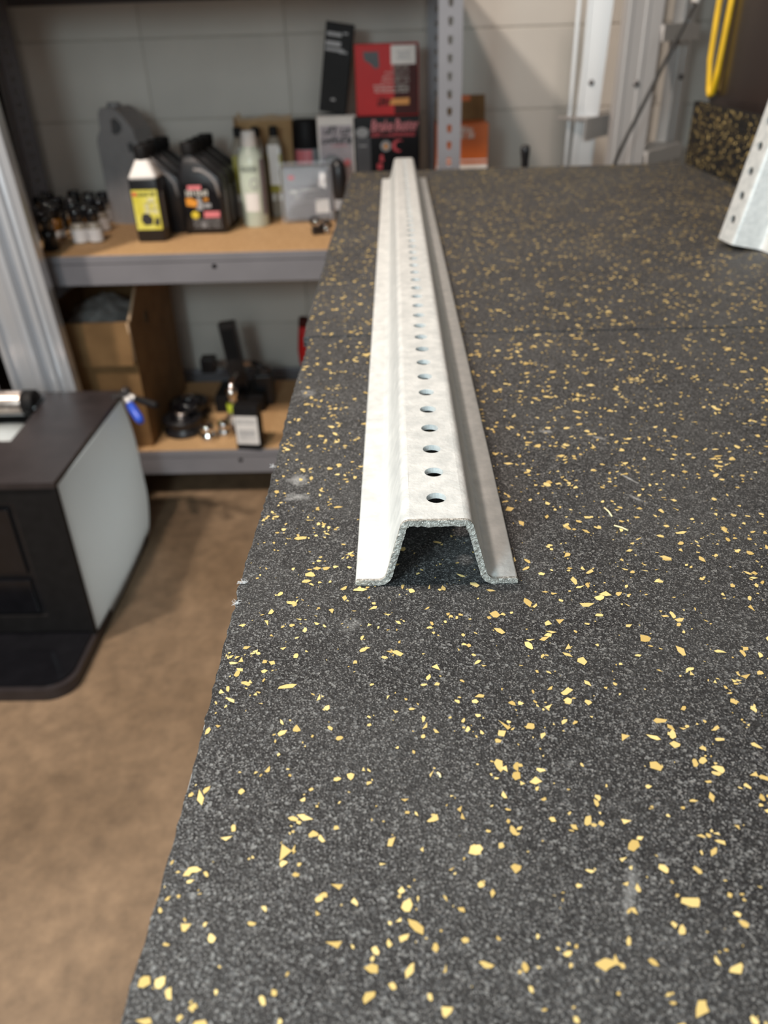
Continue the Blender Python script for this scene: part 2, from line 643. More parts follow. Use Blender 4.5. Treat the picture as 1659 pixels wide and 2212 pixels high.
def flecks(n, u0, u1, v0, v1, fn, seed):
    R = random.Random(seed)
    g = G()
    # loose clusters as in reground rubber
    for i in range(n):
        u = R.uniform(u0, u1)
        v = R.uniform(v0, v1)
        k = 1
        if R.random() < 0.12:
            k = R.choice((2, 3, 4))
        for c in range(k):
            q = R.random()
            r = 0.00046 * math.exp(R.gauss(0, 0.42)) if q < 0.42 else 0.00118 * math.exp(R.gauss(0, 0.36))
            r = min(r, 0.0026)
            asp = R.uniform(1.0, 2.3)
            th = R.uniform(0, math.pi)
            m = R.choice((3, 4, 5, 5, 6, 7))
            cu = u + (R.gauss(0, 0.003) if c else 0)
            cv = v + (R.gauss(0, 0.003) if c else 0)
            pts = []
            for j in range(m):
                a = 2 * math.pi * (j + R.uniform(-0.3, 0.3)) / m
                rr = r * R.uniform(0.6, 1.25)
                x, y = rr * math.cos(a) * asp ** 0.6, rr * math.sin(a) / asp ** 0.4
                pu = cu + x * math.cos(th) - y * math.sin(th)
                pv = cv + x * math.sin(th) + y * math.cos(th)
                pts.append((min(max(pu, u0), u1), min(max(pv, v0), v1)))
            dz = R.uniform(0, 0.00022)
            g.add([fn(p[0], p[1], dz) for p in pts], [tuple(range(m))])
    return g


def rubber_sheet(name, x0, x1, y0, y1, z1, label, seed, fl):
    R = random.Random(seed)
    n = int((y1 - y0) / 0.004)
    le = [(x0 + R.gauss(0, 0.00035) + 0.0007 * math.sin(i * 0.11 + seed), y0 + (y1 - y0) * i / n) for i in range(n + 1)]
    outer = [(x1, y1), (x1, y0)]
    vs = []
    fs = []
    for (x, y) in le:
        vs += [(x + 0.0009, y, z1), (x, y, z1 - 0.0009), (x, y, z1 - 0.009), (x1, y, z1 - 0.009), (x1, y, z1)]
    for i in range(n):
        a = i * 5
        b = a + 5
        for k in range(5):
            fs.append((a + k, b + k, b + (k + 1) % 5, a + (k + 1) % 5))
    fs.append((0, 1, 2, 3, 4))
    fs.append(tuple(n * 5 + k for k in (4, 3, 2, 1, 0)))
    g = G().add(vs, fs)
    o = tag(g.build(name, RUBBER), label, 'mat', 'rubber bench mats')
    f = flecks(int(fl * (x1 - x0) * (y1 - y0)), x0 + 0.002, x1 - 0.001, y0 + 0.001, y1 - 0.001,
               lambda u, v, d: (u, v, z1 + 0.00008 + d), seed + 5).build('flecks', FLECK, o, 'ochre yellow rubber flecks')
    f['kind'] = 'stuff'
    return o


rubber_sheet('rubber_mat', -0.077, 0.5375, -0.45, 0.6592, 0.0, 'nearer black rubber mat with ochre flecks, its edge in the foreground', 3, 15500)
rubber_sheet('rubber_mat', -0.0825, 0.5375, 0.6618, 1.597, 0.0, 'farther black rubber mat with ochre flecks, beyond the seam', 8, 13500)

R = random.Random(17)
vs, fs = [], []
n = 160
for i in range(n + 1):
    y = -0.2 + 0.43 * i / n
    wv = max(0.0001, 0.0011 * (0.5 + 0.5 * math.sin(i * 0.13)) * R.uniform(0.4, 1.2) * (1 if i < 140 else 0.4))
    vs += [(-0.0768 - wv, y, -0.0030), (-0.0762, y, -0.0012), (-0.0755, y, -0.0085)]
for i in range(n):
    for k in range(3):
        fs.append((i * 3 + k, i * 3 + 3 + k, i * 3 + 3 + (k + 1) % 3, i * 3 + (k + 1) % 3))
nm_ = [o for o in bpy.data.objects if o.name == 'rubber_mat'][0]
G().add(vs, fs).build('frayed_backing', WORN, nm_, 'pale frayed backing along the mat edge')

# upright strip of the same rubber along the right side of the bench
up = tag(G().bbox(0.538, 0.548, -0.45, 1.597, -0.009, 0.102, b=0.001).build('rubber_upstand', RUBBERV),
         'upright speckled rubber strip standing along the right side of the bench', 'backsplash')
f = flecks(4200, -0.2, 1.596, 0.001, 0.101, lambda u, v, d: (0.53792 - d, u, v), 21).build('flecks', FLECK, up, 'ochre yellow rubber flecks')
f['kind'] = 'stuff'

# ------------------------------------------------------------------ perforated U-channel posts


def channel_mesh(L, first, n_holes, seed):
    """hat section 76 x 36 mm, 3 mm steel; runs along +y from y = 0, opening downwards"""
    t = 0.003

    def arc(cx, cz, r, a0, a1, n=6):
        return [(cx + r * math.cos(math.radians(a0 + (a1 - a0) * i / n)), cz + r * math.sin(math.radians(a0 + (a1 - a0) * i / n))) for i in range(n + 1)]
    wt = 0.0122           # half width of the flat perforated top
    H = 0.0356
    tilt = 15.0           # web slope from the vertical
    # outer (upper) line from the top flat down to the flange
    ro = 0.0045
    o = arc(wt, H - ro, ro, 90, tilt, 6)
    # lower fillet
    x_e, z_e = o[-1]
    rf = 0.004
    # centre of lower fillet so that the web line is tangent
    ca, sa = math.cos(math.radians(tilt)), math.sin(math.radians(tilt))
    zc = t + rf
    k = (z_e - (zc - rf * sa)) / ca
    xw, zw = x_e + k * sa, z_e - k * ca
    cx = xw + rf * ca
    lo = arc(cx, zc, rf, 180 + tilt, 270, 6)
    upper = o + lo + [(0.0373, t), (0.0381, t - 0.0008)]
    inner = arc(wt, H - ro, ro - t, 90, tilt, 6) + arc(cx, zc, rf + t, 180 + tilt, 270, 6) + [(0.0373, 0), (0.0381, 0.0008)]
    g = G()
    for s in (1, -1):
        ring = [(s * x, z) for x, z in upper] + [(s * x, z) for x, z in inner[::-1]]
        m = len(ring)
        nseg = 60
        vs = []
        R = random.Random(seed)
        for j in range(nseg + 1):
            y = L * j / nseg
            for x, z in ring:
                jit = R.gauss(0, 0.00007) if 0 < j < nseg else 0
                vs.append((x, y, z + jit if z > 0.0305 else z))
        fs = [(j * m + i, j * m + i + 1, (j + 1) * m + i + 1, (j + 1) * m + i) for j in range(nseg) for i in range(m - 1)]
        g.add(vs, fs, True)
        # end faces
        nu = len(upper)
        for j in (0, nseg):
            g.add([vs[j * m + i] for i in range(m)], [(i, i + 1, m - 2 - i, m - 1 - i) for i in range(nu - 1)])
    # flat top with punched holes
    holes = []
    for i in range(n_holes):
        y = first + 0.0254 * i
        holes.append([(0.0047 * math.cos(2 * math.pi * k / 20) + 0.0006, y + 0.0047 * math.sin(2 * math.pi * k / 20)) for k in range(20)])
    for i in range(n_holes + 1):
        ya = 0 if i == 0 else first + 0.0254 * (i - 0.5)
        yb = L if i == n_holes else first + 0.0254 * (i + 0.5)
        hs = [holes[i]] if i < n_holes else []
        if i == n_holes:
            if yb - ya < 1e-4:
                continue
        outer = [(-wt, ya), (wt, ya), (wt, yb), (-wt, yb)]
        loops = [outer] + hs
        flat = [p for l in loops for p in l]
        tris = tessellate_polygon([[Vector((p[0], p[1], 0)) for p in l] for l in loops])
        nn = len(flat)
        vs = [(p[0], p[1], H) for p in flat] + [(p[0], p[1], H - t) for p in flat]
        fs = [tuple(q) for q in tris] + [tuple(a + nn for a in q) for q in tris]
        if hs:
            for a in range(20):
                b = (a + 1) % 20
                fs.append((4 + a, 4 + b, 4 + b + nn, 4 + a + nn))
        if i == 0:
            fs.append((0, 1, 1 + nn, nn))
        if i == n_holes:
            fs.append((2, 3, 3 + nn, 2 + nn))
        g.add(vs, fs)
    return g, upper, inner, wt, H, t


def shear_face(upper, inner, wt, H, t, seed):
    """rough sheared end: a slightly ragged skin over the end of the section"""
    R = random.Random(seed)
    top = [(-x, z) for x, z in upper[::-1]]
    bot = [(-x, z) for x, z in inner[::-1]]
    nt = 14
    top += [(-wt + 2 * wt * i / nt, H) for i in range(1, nt)] + list(upper)
    bot += [(-wt + 2 * wt * i / nt, H - t) for i in range(1, nt)] + list(inner)
    # densify so that the edge can be ragged

    def dens(a, b):
        A, B_ = [], []
        for i in range(len(a) - 1):
            d = max(math.dist(a[i], a[i + 1]), math.dist(b[i], b[i + 1]))
            k = max(1, int(d / 0.0009))
            for j in range(k):
                q = j / k
                A.append((a[i][0] + (a[i + 1][0] - a[i][0]) * q, a[i][1] + (a[i + 1][1] - a[i][1]) * q))
                B_.append((b[i][0] + (b[i + 1][0] - b[i][0]) * q, b[i][1] + (b[i + 1][1] - b[i][1]) * q))
        A.append(a[-1])
        B_.append(b[-1])
        return A, B_
    top, bot = dens(top, bot)
    n = len(top)
    vs = []
    for (tx, tz), (bx, bz) in zip(top, bot):
        for q in (0.0, 0.0, 0.33, 0.66, 1.0, 1.0):
            vs.append([tx + (bx - tx) * q, 0, tz + (bz - tz) * q])
    for i in range(n):
        up_ = top[i][1] > H * 0.86
        a = i * 6
        burr = R.uniform(-0.0002, 0.00045) + (R.uniform(0.0, 0.0007) if up_ and R.random() < 0.4 else 0)
        dx, dz = bot[i][0] - top[i][0], bot[i][1] - top[i][1]
        l = math.hypot(dx, dz)
        dx, dz = dx / l, dz / l
        vs[a][1] = 0.0008
        vs[a + 5][1] = 0.0008
        for k in (1, 2, 3, 4):
            vs[a + k][1] = -0.0003 - R.uniform(0, 0.0006)
        # ragged lower burr under the top, slight lip elsewhere
        lip = burr if up_ else R.uniform(-0.00005, 0.00018)
        vs[a + 4][0] += dx * lip
        vs[a + 4][2] += dz * lip
        vs[a + 5][0] += dx * lip * 0.8
        vs[a + 5][2] += dz * lip * 0.8
        vs[a][0] -= dx * 0.0001
        vs[a][2] -= dz * 0.0001
        for k in (0, 1, 2, 3, 4, 5):
            vs[a + k][2] = max(vs[a + k][2], 0.00002)
    fs = [(i * 6 + k, i * 6 + k + 1, (i + 1) * 6 + k + 1, (i + 1) * 6 + k) for i in range(n - 1) for k in range(5)]
    return G().add(vs, fs)


gc, U_, I_, wt_, H_, t_ = channel_mesh(1.184, 0.0194, 46, 4)
chan = tag(gc.build('steel_channel', GALV), 'long perforated galvanised steel channel lying along the rubber mat', 'metal channel')
chan.location = (0.016, 0.3013, 0.0002)
shear_face(U_, I_, wt_, H_, t_, 9).build('sheared_end', SHEAR, chan, 'rough grey sheared end')

# second length of channel stood on end at the right, leaning against the dark panel
gc2, U2, I2, _, _, _ = channel_mesh(0.845, 0.024, 32, 6)
tilt = math.atan(0.185)
eu = Vector((0.174, -0.985, 0))
ed = Vector((0.985, 0.174, 0))
axis = Vector((math.sin(tilt), 0, math.cos(tilt)))
nrm = -(ed - axis * ed.dot(axis)).normalized()      # direction of the perforated face
uu = axis.cross(nrm)
if uu.dot(eu) < 0:
    uu = -uu
M = Matrix((( uu.x, axis.x, nrm.x, 0), (uu.y, axis.y, nrm.y, 0), (uu.z, axis.z, nrm.z, 0), (0, 0, 0, 1)))
T1 = Vector((0.372, 0.953, 0.0))
c0 = T1 + uu * 0.0165 - nrm * 0.0356
gc2.tf(M)
zmin = min(v[2] for v in gc2.v)
ch2 = tag(gc2.build('steel_channel', GALV), 'short galvanised channel standing on end at the right, leaning away', 'metal channel')
ch2.location = (c0.x, c0.y, -zmin + 0.0003)

# ------------------------------------------------------------------ steel shelving
SX0, SX1 = -1.08, 0.145
SY0, SY1 = 1.90, 2.50
ZD, ZL, ZT = -0.21, -0.725, 0.374
PITCH = 0.0325


def slot(u, v, k=1.0):
    return [(u + a * k, v + b * k) for a, b in ((-0.0035, -0.008), (0.0035, -0.008), (0.0055, 0.002), (0.004, 0.008), (-0.004, 0.008), (-0.0055, 0.002))]


shelf = thing('shelving_unit', 'grey slotted steel shelving unit with wooden decks against the wall', 'shelving', (0, 0, FLOOR))
PH = 1.62
for fx, sx in ((SX0, 1), (SX1, -1)):
    for fy, sy in ((SY0, 1), (SY1, -1)):
        g = G()
        nh = int(PH / PITCH)
        for i in range(nh):
            za, zb = i * PH / nh, (i + 1) * PH / nh
            zc = (za + zb) / 2
            x_in = fx + sx * 0.050
            xa, xb = min(fx, x_in), max(fx, x_in)
            g.prism([(xa, za), (xb, za), (xb, zb), (xa, zb)], [slot((xa + xb) / 2, zc, 1.0 if fy < 2 else 0.72)], 0, 0.002, lambda u, v, t, fy=fy, sy=sy: (u, fy + sy * t, v))
            y_in = fy + sy * 0.040
            ya, yb = min(fy + sy * 0.002, y_in), max(fy + sy * 0.002, y_in)
            g.prism([(ya, za), (yb, za), (yb, zb), (ya, zb)], [slot((ya + yb) / 2, zc, 0.6)], 0, 0.002, lambda u, v, t, fx=fx, sx=sx: (fx + sx * t, u, v))
        g.build('upright', POST, shelf)
for zt in (ZL, ZD, ZT):
    z = zt - FLOOR
    for y0, y1 in ((SY0 - 0.004, SY0 - 0.001), (SY1 + 0.001, SY1 + 0.004)):
        inn = 0.03 if y0 < 2 else -0.03
        ya, yb = (y0, y1 + 0.028) if y0 < 2 else (y0 - 0.028, y1)
        g = G().bbox(SX0 + 0.052, SX1 - 0.052, y0, y1, z - 0.068, z + 0.001, b=0.0014)
        g.bbox(SX0 + 0.052, SX1 - 0.052, ya, yb, z - 0.019, z - 0.0165, b=0.0005)
        g.bbox(SX0 + 0.052, SX1 - 0.052, ya, yb, z - 0.068, z - 0.066, b=0.0005)
        b_ = g.build('beam', POST, shelf)
        if y0 < 2:
            G().lathe([(0.0001, 0), (0.006, 0.0), (0.0055, 0.0018), (0.0001, 0.0022)], 12, (-0.43, y0, z - 0.030), 'y', False).tf(Matrix.Translation((0, 0, 0))).build('rivet', GUNM, b_)
    G().bbox(SX0 + 0.004, SX1 - 0.004, SY0 + 0.006, SY1 - 0.006 if zt > 0 else 2.392, z - 0.0164, z, b=0.0012).build('deck', PARTB, shelf)

# added cabinet beside the shelving: fills the dark strip, keeps lamp light off the wall
t = thing('added_cabinet', 'added black cabinet left of the rear shelf post, blocking lamp light', 'cabinet', (-1.45, 2.22, FLOOR))
G().bbox(-0.35, 0.35, -0.28, 0.28, 0.04, 1.9, b=0.004).build('body', BLACKM, t)
G().bbox(-0.33, 0.33, -0.27, 0.27, 0.0, 0.04, b=0.002).build('plinth', BLACKM, t)
for x in (-0.173, 0.173):
    d_ = G().bbox(x - 0.170, x + 0.170, -0.296, -0.281, 0.06, 1.88, b=0.003).build('door', BLACKM, t)
    G().tube([(x * 0.25, -0.296, 0.95), (x * 0.25, -0.318, 0.96), (x * 0.25, -0.318, 1.08), (x * 0.25, -0.296, 1.09)], 0.005, 8).build('handle', GUNM, d_)

# ------------------------------------------------------------------ things on the upper deck


def jug_prototype():
    """flat quart bottle: body with a sloping shoulder, neck and cap to the left"""
    t = thing('oil_bottle', 'x', 'bottle')
    hx, hy = 0.056, 0.027
    g = G().loft([(0, 0, 0, hx - 0.004, hy - 0.004, 0.010), (0.004, 0, 0, hx, hy, 0.012), (0.120, 0, 0, hx, hy, 0.012),
                  (0.134, -0.002, 0, hx - 0.003, hy, 0.012), (0.150, -0.009, 0, hx - 0.013, hy - 0.002, 0.012),
                  (0.165, -0.016, 0, hx - 0.023, hy - 0.005, 0.012), (0.176, -0.021, 0, 0.026, 0.019, 0.014),
                  (0.184, -0.024, 0, 0.018, 0.016, 0.0155), (0.190, -0.024, 0, 0.016, 0.016, 0.0155)])
    g.build('body', BLACKP, t)
    G().lathe([(0.019, 0.188), (0.0195, 0.190), (0.0195, 0.210), (0.018, 0.2135), (0.0001, 0.2137)], 24, (-0.024, 0, 0)).build('cap', BLACKM, t)
    # side grip with a pale contents window
    G().bbox(hx - 0.0005, hx + 0.0008, -0.010, -0.004, 0.018, 0.105, b=0.0003).build('contents_window', GREYI, t)
    G().tube([(-0.012, -hy - 0.0005, 0.153), (0.006, -hy + 0.0005, 0.151), (0.026, -hy - 0.0005, 0.139), (0.039, -hy - 0.0005, 0.120), (0.044, -hy - 0.0003, 0.09)], 0.0042, 8).build('grip_rib', GREYJ, t)
    return t


jug0 = jug_prototype()
JG = 'black oil bottles in two rows'
row_r = [(-0.486, 2.138, 'black oil bottle with orange, yellow and red printed label, front of its row'),
         (-0.484, 2.200, 'black oil bottle second in the row behind the printed oil bottle'),
         (-0.482, 2.262, 'black oil bottle third in the row behind the printed oil bottle'),
         (-0.480, 2.324, 'black oil bottle rearmost in the row behind the printed oil bottle')]
row_l = [(-0.566, 2.155, 'black oil bottle directly behind the yellow label bottle'),
         (-0.562, 2.217, 'black oil bottle second behind the yellow label bottle'),
         (-0.559, 2.279, 'black oil bottle rearmost behind the yellow label bottle')]
first = None
for k, (x, y, lab) in enumerate(row_r + row_l):
    o = jug0 if k == 0 else copy_tree(jug0)
    # the two rows stand a hand's breadth apart
    o.location = (x + (0 if k < 4 else -0.028), y, ZD)
    tag(o, lab, 'bottle', JG)
    if k == 0:
        first = o
# printed label of the front bottle (after copying: only this one shows it)
hy = 0.027
lab = patch('label', first, BLACKG, [[(-0.048, 0.012), (0.044, 0.012), (0.046, 0.070), (0.036, 0.098), (0.016, 0.118), (-0.048, 0.122)]], -hy, 0.0006, 'black printed label')
yy = -hy - 0.0006
patch('logo', lab, PINKI, [rect(-0.034, 0.000, 0.107, 0.117)], yy)
patch('lettering', lab, PALEI, rows(-0.040, 0.014, [0.0925], 0.0135, 3, 0.001, 0.1), yy)
patch('picture', lab, ORANGEI, [[(-0.042, 0.070), (-0.018, 0.066), (-0.012, 0.080), (-0.030, 0.088), (-0.042, 0.087)], rect(0.003, 0.014, 0.080, 0.087)], yy)
patch('figure', lab, GREYI, [[(-0.018, 0.060), (-0.002, 0.058), (0.0, 0.074), (-0.006, 0.090), (-0.014, 0.090), (-0.012, 0.074)], rect(0.002, 0.020, 0.064, 0.074)], yy - 0.0004)
patch('badge', lab, YEL2, [ell(-0.023, 0.047, 0.010, 0.009)], yy)
patch('grade_plate', lab, PINKI, [rect(-0.001, 0.039, 0.040, 0.055, 0.001)], yy)
patch('small_print', lab, GREYI, rows(-0.030, 0.040, [0.015, 0.021, 0.027, 0.033], 0.0042, 8) + [ell(-0.004, 0.022, 0.006, 0.007)], yy)

# white-shouldered bottle with a yellow label
t = thing('chain_oil_bottle', 'black bottle with white shoulder and yellow picture label at the shelf front', 'bottle', (-0.607, 2.066, ZD))
G().loft([(0, 0, 0, 0.033, 0.031, 0.008), (0.004, 0, 0, 0.036, 0.034, 0.009), (0.144, 0, 0, 0.036, 0.034, 0.009), (0.147, 0, 0, 0.0355, 0.0335, 0.009)]).build('body', BLACKP, t)
G().loft([(0.147, 0, 0, 0.0352, 0.0332, 0.009), (0.152, 0, 0, 0.033, 0.031, 0.009), (0.184, 0, 0, 0.017, 0.016, 0.010), (0.189, 0, 0, 0.0145, 0.0145, 0.014)]).build('shoulder', WHITE, t)
G().lathe([(0.0165, 0.186), (0.0175, 0.188), (0.0175, 0.214), (0.016, 0.217), (0.0001, 0.2172)], 24).build('cap', BLACKM, t)
l_ = patch('label', t, YEL, [rect(-0.031, 0.031, 0.030, 0.122)], -0.034, 0.0006, 'yellow label with dark picture')
yy = -0.0346
patch('logo', l_, REDI, [rect(-0.029, -0.020, 0.108, 0.117)], yy)
patch('lettering', l_, DARKI, rows(-0.018, 0.029, [0.108], 0.009, 2, 0, 0.12), yy)
patch('title', l_, PALEI, rows(-0.004, 0.029, [0.093, 0.080, 0.068], 0.0105, 7, 0, 0.12), yy)
patch('picture', l_, DARKI, [[(-0.018, 0.052), (-0.010, 0.040), (0.008, 0.042), (0.012, 0.056), (0.002, 0.068), (-0.012, 0.068)], [(0.012, 0.042), (0.026, 0.038), (0.028, 0.056), (0.020, 0.060)]], yy)
G().bbox(0.0355, 0.0366, -0.014, -0.006, 0.030, 0.115, b=0.0003).build('contents_window', GREYI, t)

# tall grey jug with handle
t = thing('grey_jug', 'tall dull grey plastic jug with handle behind the oil bottles', 'jug', (-0.706, 2.305, ZD), math.radians(-14))
out = [(-0.066, 0.006), (-0.060, 0.0), (0.060, 0.0), (0.066, 0.006), (0.066, 0.175), (0.060, 0.196), (0.048, 0.212), (0.044, 0.236), (0.028, 0.256), (0.012, 0.276), (-0.004, 0.285), (-0.040, 0.285), (-0.048, 0.272), (-0.050, 0.236), (-0.064, 0.214), (-0.066, 0.200)]
hole1 = [(-0.018, 0.226), (-0.004, 0.222), (0.012, 0.232), (0.014, 0.246), (0.000, 0.262), (-0.014, 0.258)]
hole2 = [(0.022, 0.182), (0.040, 0.180), (0.044, 0.192), (0.034, 0.204), (0.022, 0.202)]
G().prism(out, [hole1, hole2], -0.045, 0.045, lambda u, v, q: (u, q, v)).build('body', GREYJ, t)
G().lathe([(0.017, 0.284), (0.0175, 0.286), (0.0175, 0.293), (0.016, 0.2945), (0.0001, 0.2946)], 20, (-0.024, 0, 0)).build('cap', GREYJ, t)
for x in (-0.040, -0.018, 0.004):
    G().bbox(x - 0.002, x + 0.002, -0.0475, -0.044, 0.02, 0.20, b=0.0012).build('rib', GREYJ, t)

# small bottles, black caps, white labels
pos = [(-0.893, 2.330, 'k'), (-0.960, 2.318, 'k'), (-0.840, 2.300, 'k'), (-0.956, 2.245, 'k'), (-0.905, 2.235, 'k'), (-0.860, 2.215, 'w'),
       (-0.816, 2.230, 'w'), (-0.905, 2.165, 'a'), (-0.830, 2.140, 'a'), (-0.870, 2.110, 'a'), (-0.915, 2.092, 'k'), (-0.868, 2.040, 'k'),
       (-0.790, 2.046, 'w'), (-0.838, 1.972, 'k'), (-0.802, 2.300, 'w'), (-0.788, 2.108, 'a'), (-0.753, 2.052, 'w'), (-0.776, 2.185, 'w')]
where = ['at the back by the rear post', 'far left against the rear post', 'back row next to the grey jug', 'left end behind the post', 'back left of the cluster',
         'with white label, middle of the back row', 'with white label, left of the grey jug', 'amber, at the left of the cluster', 'amber, in the middle of the cluster',
         'amber, left of centre in the cluster', 'partly behind the aluminium extrusion', 'behind the frontmost bottle', 'with broad white label near the shelf front',
         'frontmost of the cluster, all black', 'with white label, beside the foot of the grey jug', 'amber, behind the two white-labelled bottles at the front', 'with white label, right end of the front row',
         'with white label, right edge of the cluster']
proto = {}
for (x, y, k), wh in zip(pos, where):
    if k not in proto:
        t = thing('small_bottle', 'x', 'bottle')
        body = AMBER if k == 'a' else (BLACKG if k == 'k' else TAUPE)
        G().lathe([(0.0001, 0), (0.0165, 0), (0.0185, 0.002), (0.0185, 0.042), (0.0165, 0.047), (0.011, 0.050), (0.011, 0.053)], 18, closed=False).build('body', body, t)
        G().lathe([(0.0155, 0.050), (0.0165, 0.0515), (0.0165, 0.074), (0.0158, 0.0775), (0.0135, 0.0802), (0.010, 0.0814), (0.0001, 0.0822)], 20, closed=False).build('cap', CAPG, t)
        if k == 'w':
            G().lathe([(0.0188, 0.004), (0.0188, 0.034)], 18, closed=False).build('label', LABELW, t)
        elif k == 'a':
            G().lathe([(0.0188, 0.004), (0.0188, 0.020)], 18, closed=False).build('label', LABELW, t)
        proto[k] = t
        o = t
    else:
        o = copy_tree(proto[k])
    o.location = (x, y, ZD)
    tag(o, 'small black-capped bottle ' + wh, 'bottle', 'small bottles on the upper deck')

# pale green spray bottle
t = thing('spray_bottle', 'tall pale green aerosol bottle with white cap', 'bottle', (-0.370, 2.205, ZD))
prof = [(0.0001, 0), (0.031, 0), (0.033, 0.003), (0.033, 0.150), (0.032, 0.165), (0.027, 0.180), (0.021, 0.190), (0.0195, 0.194)]
G().lathe(prof, 28, closed=False).build('body', MINT, t)
G().lathe([(0.0195, 0.193), (0.0200, 0.194), (0.0180, 0.224), (0.0165, 0.229), (0.0001, 0.2295)], 24, closed=False).build('cap', WHITE, t)
cyl = lambda a0, a1, z0, z1, r, n=6: ([(r * math.cos(math.radians(a0 + (a1 - a0) * i / n)), r * math.sin(math.radians(a0 + (a1 - a0) * i / n)), z) for z in (z0, z1) for i in range(n + 1)],
                                    [(i, i + 1, n + 2 + i, n + 1 + i) for i in range(n)])
g = G()
R = random.Random(5)
for i in range(9):
    a = 225 + i * 9
    for da in (0, 4.2):
        v, f_ = cyl(a + da, a + da + 1.8, 0.135, 0.149, 0.0334, 2)
        g.add(v, f_)
g.build('lettering', DARKI, t)
g = G()
for i in range(16):
    a0 = 2 * math.pi * i / 16
    a1 = 2 * math.pi * (i + 1) / 16
    v = [((270 + 14) + 20 * math.cos(a), 0.108 + 0.013 * math.sin(a)) for a in (a0, a1)] + [((270 + 14) + 15 * math.cos(a), 0.108 + 0.0095 * math.sin(a)) for a in (a1, a0)]
    g.add([(0.0334 * math.cos(math.radians(p)), 0.0334 * math.sin(math.radians(p)), q) for p, q in v], [(0, 1, 2, 3)])
g.build('emblem', GREYI, t)
v, f_ = cyl(318, 345, 0.03, 0.165, 0.0333, 6)
G().add(v, f_).build('side_panel', mat('mauve_print', (0.20, 0.15, 0.18), 0.5), t)
v, f_ = cyl(235, 300, 0.04, 0.085, 0.0333, 8)
G().add(v, f_).build('white_panel', WHITE, t)

# opened carton with three bottles in it
t = thing('bottle_carton', 'torn brown carton holding three bottles behind the spray bottle', 'carton', (-0.352, 2.318, ZD))
G().box(-0.078, 0.078, 0.060, 0.063, 0, 0.236).build('back_panel', KRAFT, t)
G().box(-0.078, 0.078, -0.040, 0.063, 0, 0.003).build('base_panel', KRAFT, t)
G().prism([(-0.040, 0.003), (0.060, 0.003), (0.060, 0.236), (0.030, 0.232), (-0.010, 0.10), (-0.040, 0.07)], [], 0.075, 0.078, lambda u, v, q: (q, u, v)).build('side_panel', KRAFT, t)
G().prism([(-0.040, 0.003), (0.060, 0.003), (0.060, 0.236), (0.040, 0.250), (0.000, 0.10), (-0.040, 0.07)], [], -0.078, -0.075, lambda u, v, q: (q, u, v)).build('side_panel', KRAFT, t)
G().prism([(-0.078, 0.236), (0.078, 0.236), (0.074, 0.250), (0.05, 0.247), (0.02, 0.251), (-0.03, 0.243), (-0.058, 0.244), (-0.066, 0.258), (-0.074, 0.252)], [], 0.060, 0.063, lambda u, v, q: (u, q, v)).build('torn_flap', CARDL, t)
BN = ['leftmost olive bottle in the torn carton, beside the spray bottle', 'middle olive bottle in the torn carton', 'right olive bottle with white strip in the torn carton']
for k, x in enumerate((-0.415, -0.368, -0.320)):
    b = thing('additive_bottle', BN[k], 'bottle', (x, 2.312, ZD + 0.003), group='bottles in the torn carton')
    b.scale = (1, 1, 1.06)
    G().loft([(0, 0, 0, 0.018, 0.018, 0.005), (0.003, 0, 0, 0.0205, 0.0205, 0.006), (0.165, 0, 0, 0.0205, 0.0205, 0.006), (0.182, 0, 0, 0.014, 0.014, 0.010), (0.192, 0, 0, 0.010, 0.010, 0.0098)]).build('body', TAUPE, b)
    G().lathe([(0.0115, 0.190), (0.0115, 0.208), (0.010, 0.212), (0.0001, 0.2125)], 18, closed=False).build('cap', BLACKM, b)
    patch('label', b, OLIVE if k < 2 else OLIVE, [rect(-0.018, 0.018, 0.060, 0.150)], -0.0205, 0.0005, 'olive yellow label')
    if k == 2:
        patch('strip', b, WHITE, [rect(-0.016, 0.012, 0.078, 0.172)], -0.0212, 0.0005, 'white strip')
    patch('small_print', b, PALEI, [rect(-0.014, -0.006, 0.040, 0.056), rect(0.003, 0.012, 0.040, 0.056)], -0.0205, 0.0005)

# aerosol with black cap
t = thing('aerosol_can', 'wide aerosol can with black cap and red label beside the carton', 'can', (-0.238, 2.355, ZD))
G().lathe([(0.0001, 0), (0.031, 0), (0.0325, 0.002), (0.0325, 0.165), (0.030, 0.171)], 28, closed=False).build('body', GREYI, t)
G().lathe([(0.034, 0.168), (0.0345, 0.169), (0.0335, 0.235), (0.031, 0.239), (0.0001, 0.2395)], 28, closed=False).build('cap', BLACKM, t)
v, f_ = cyl(205, 300, 0.085, 0.166, 0.0329, 14)
G().add(v, f_).build('label', PINKI, t, 'red printed label')

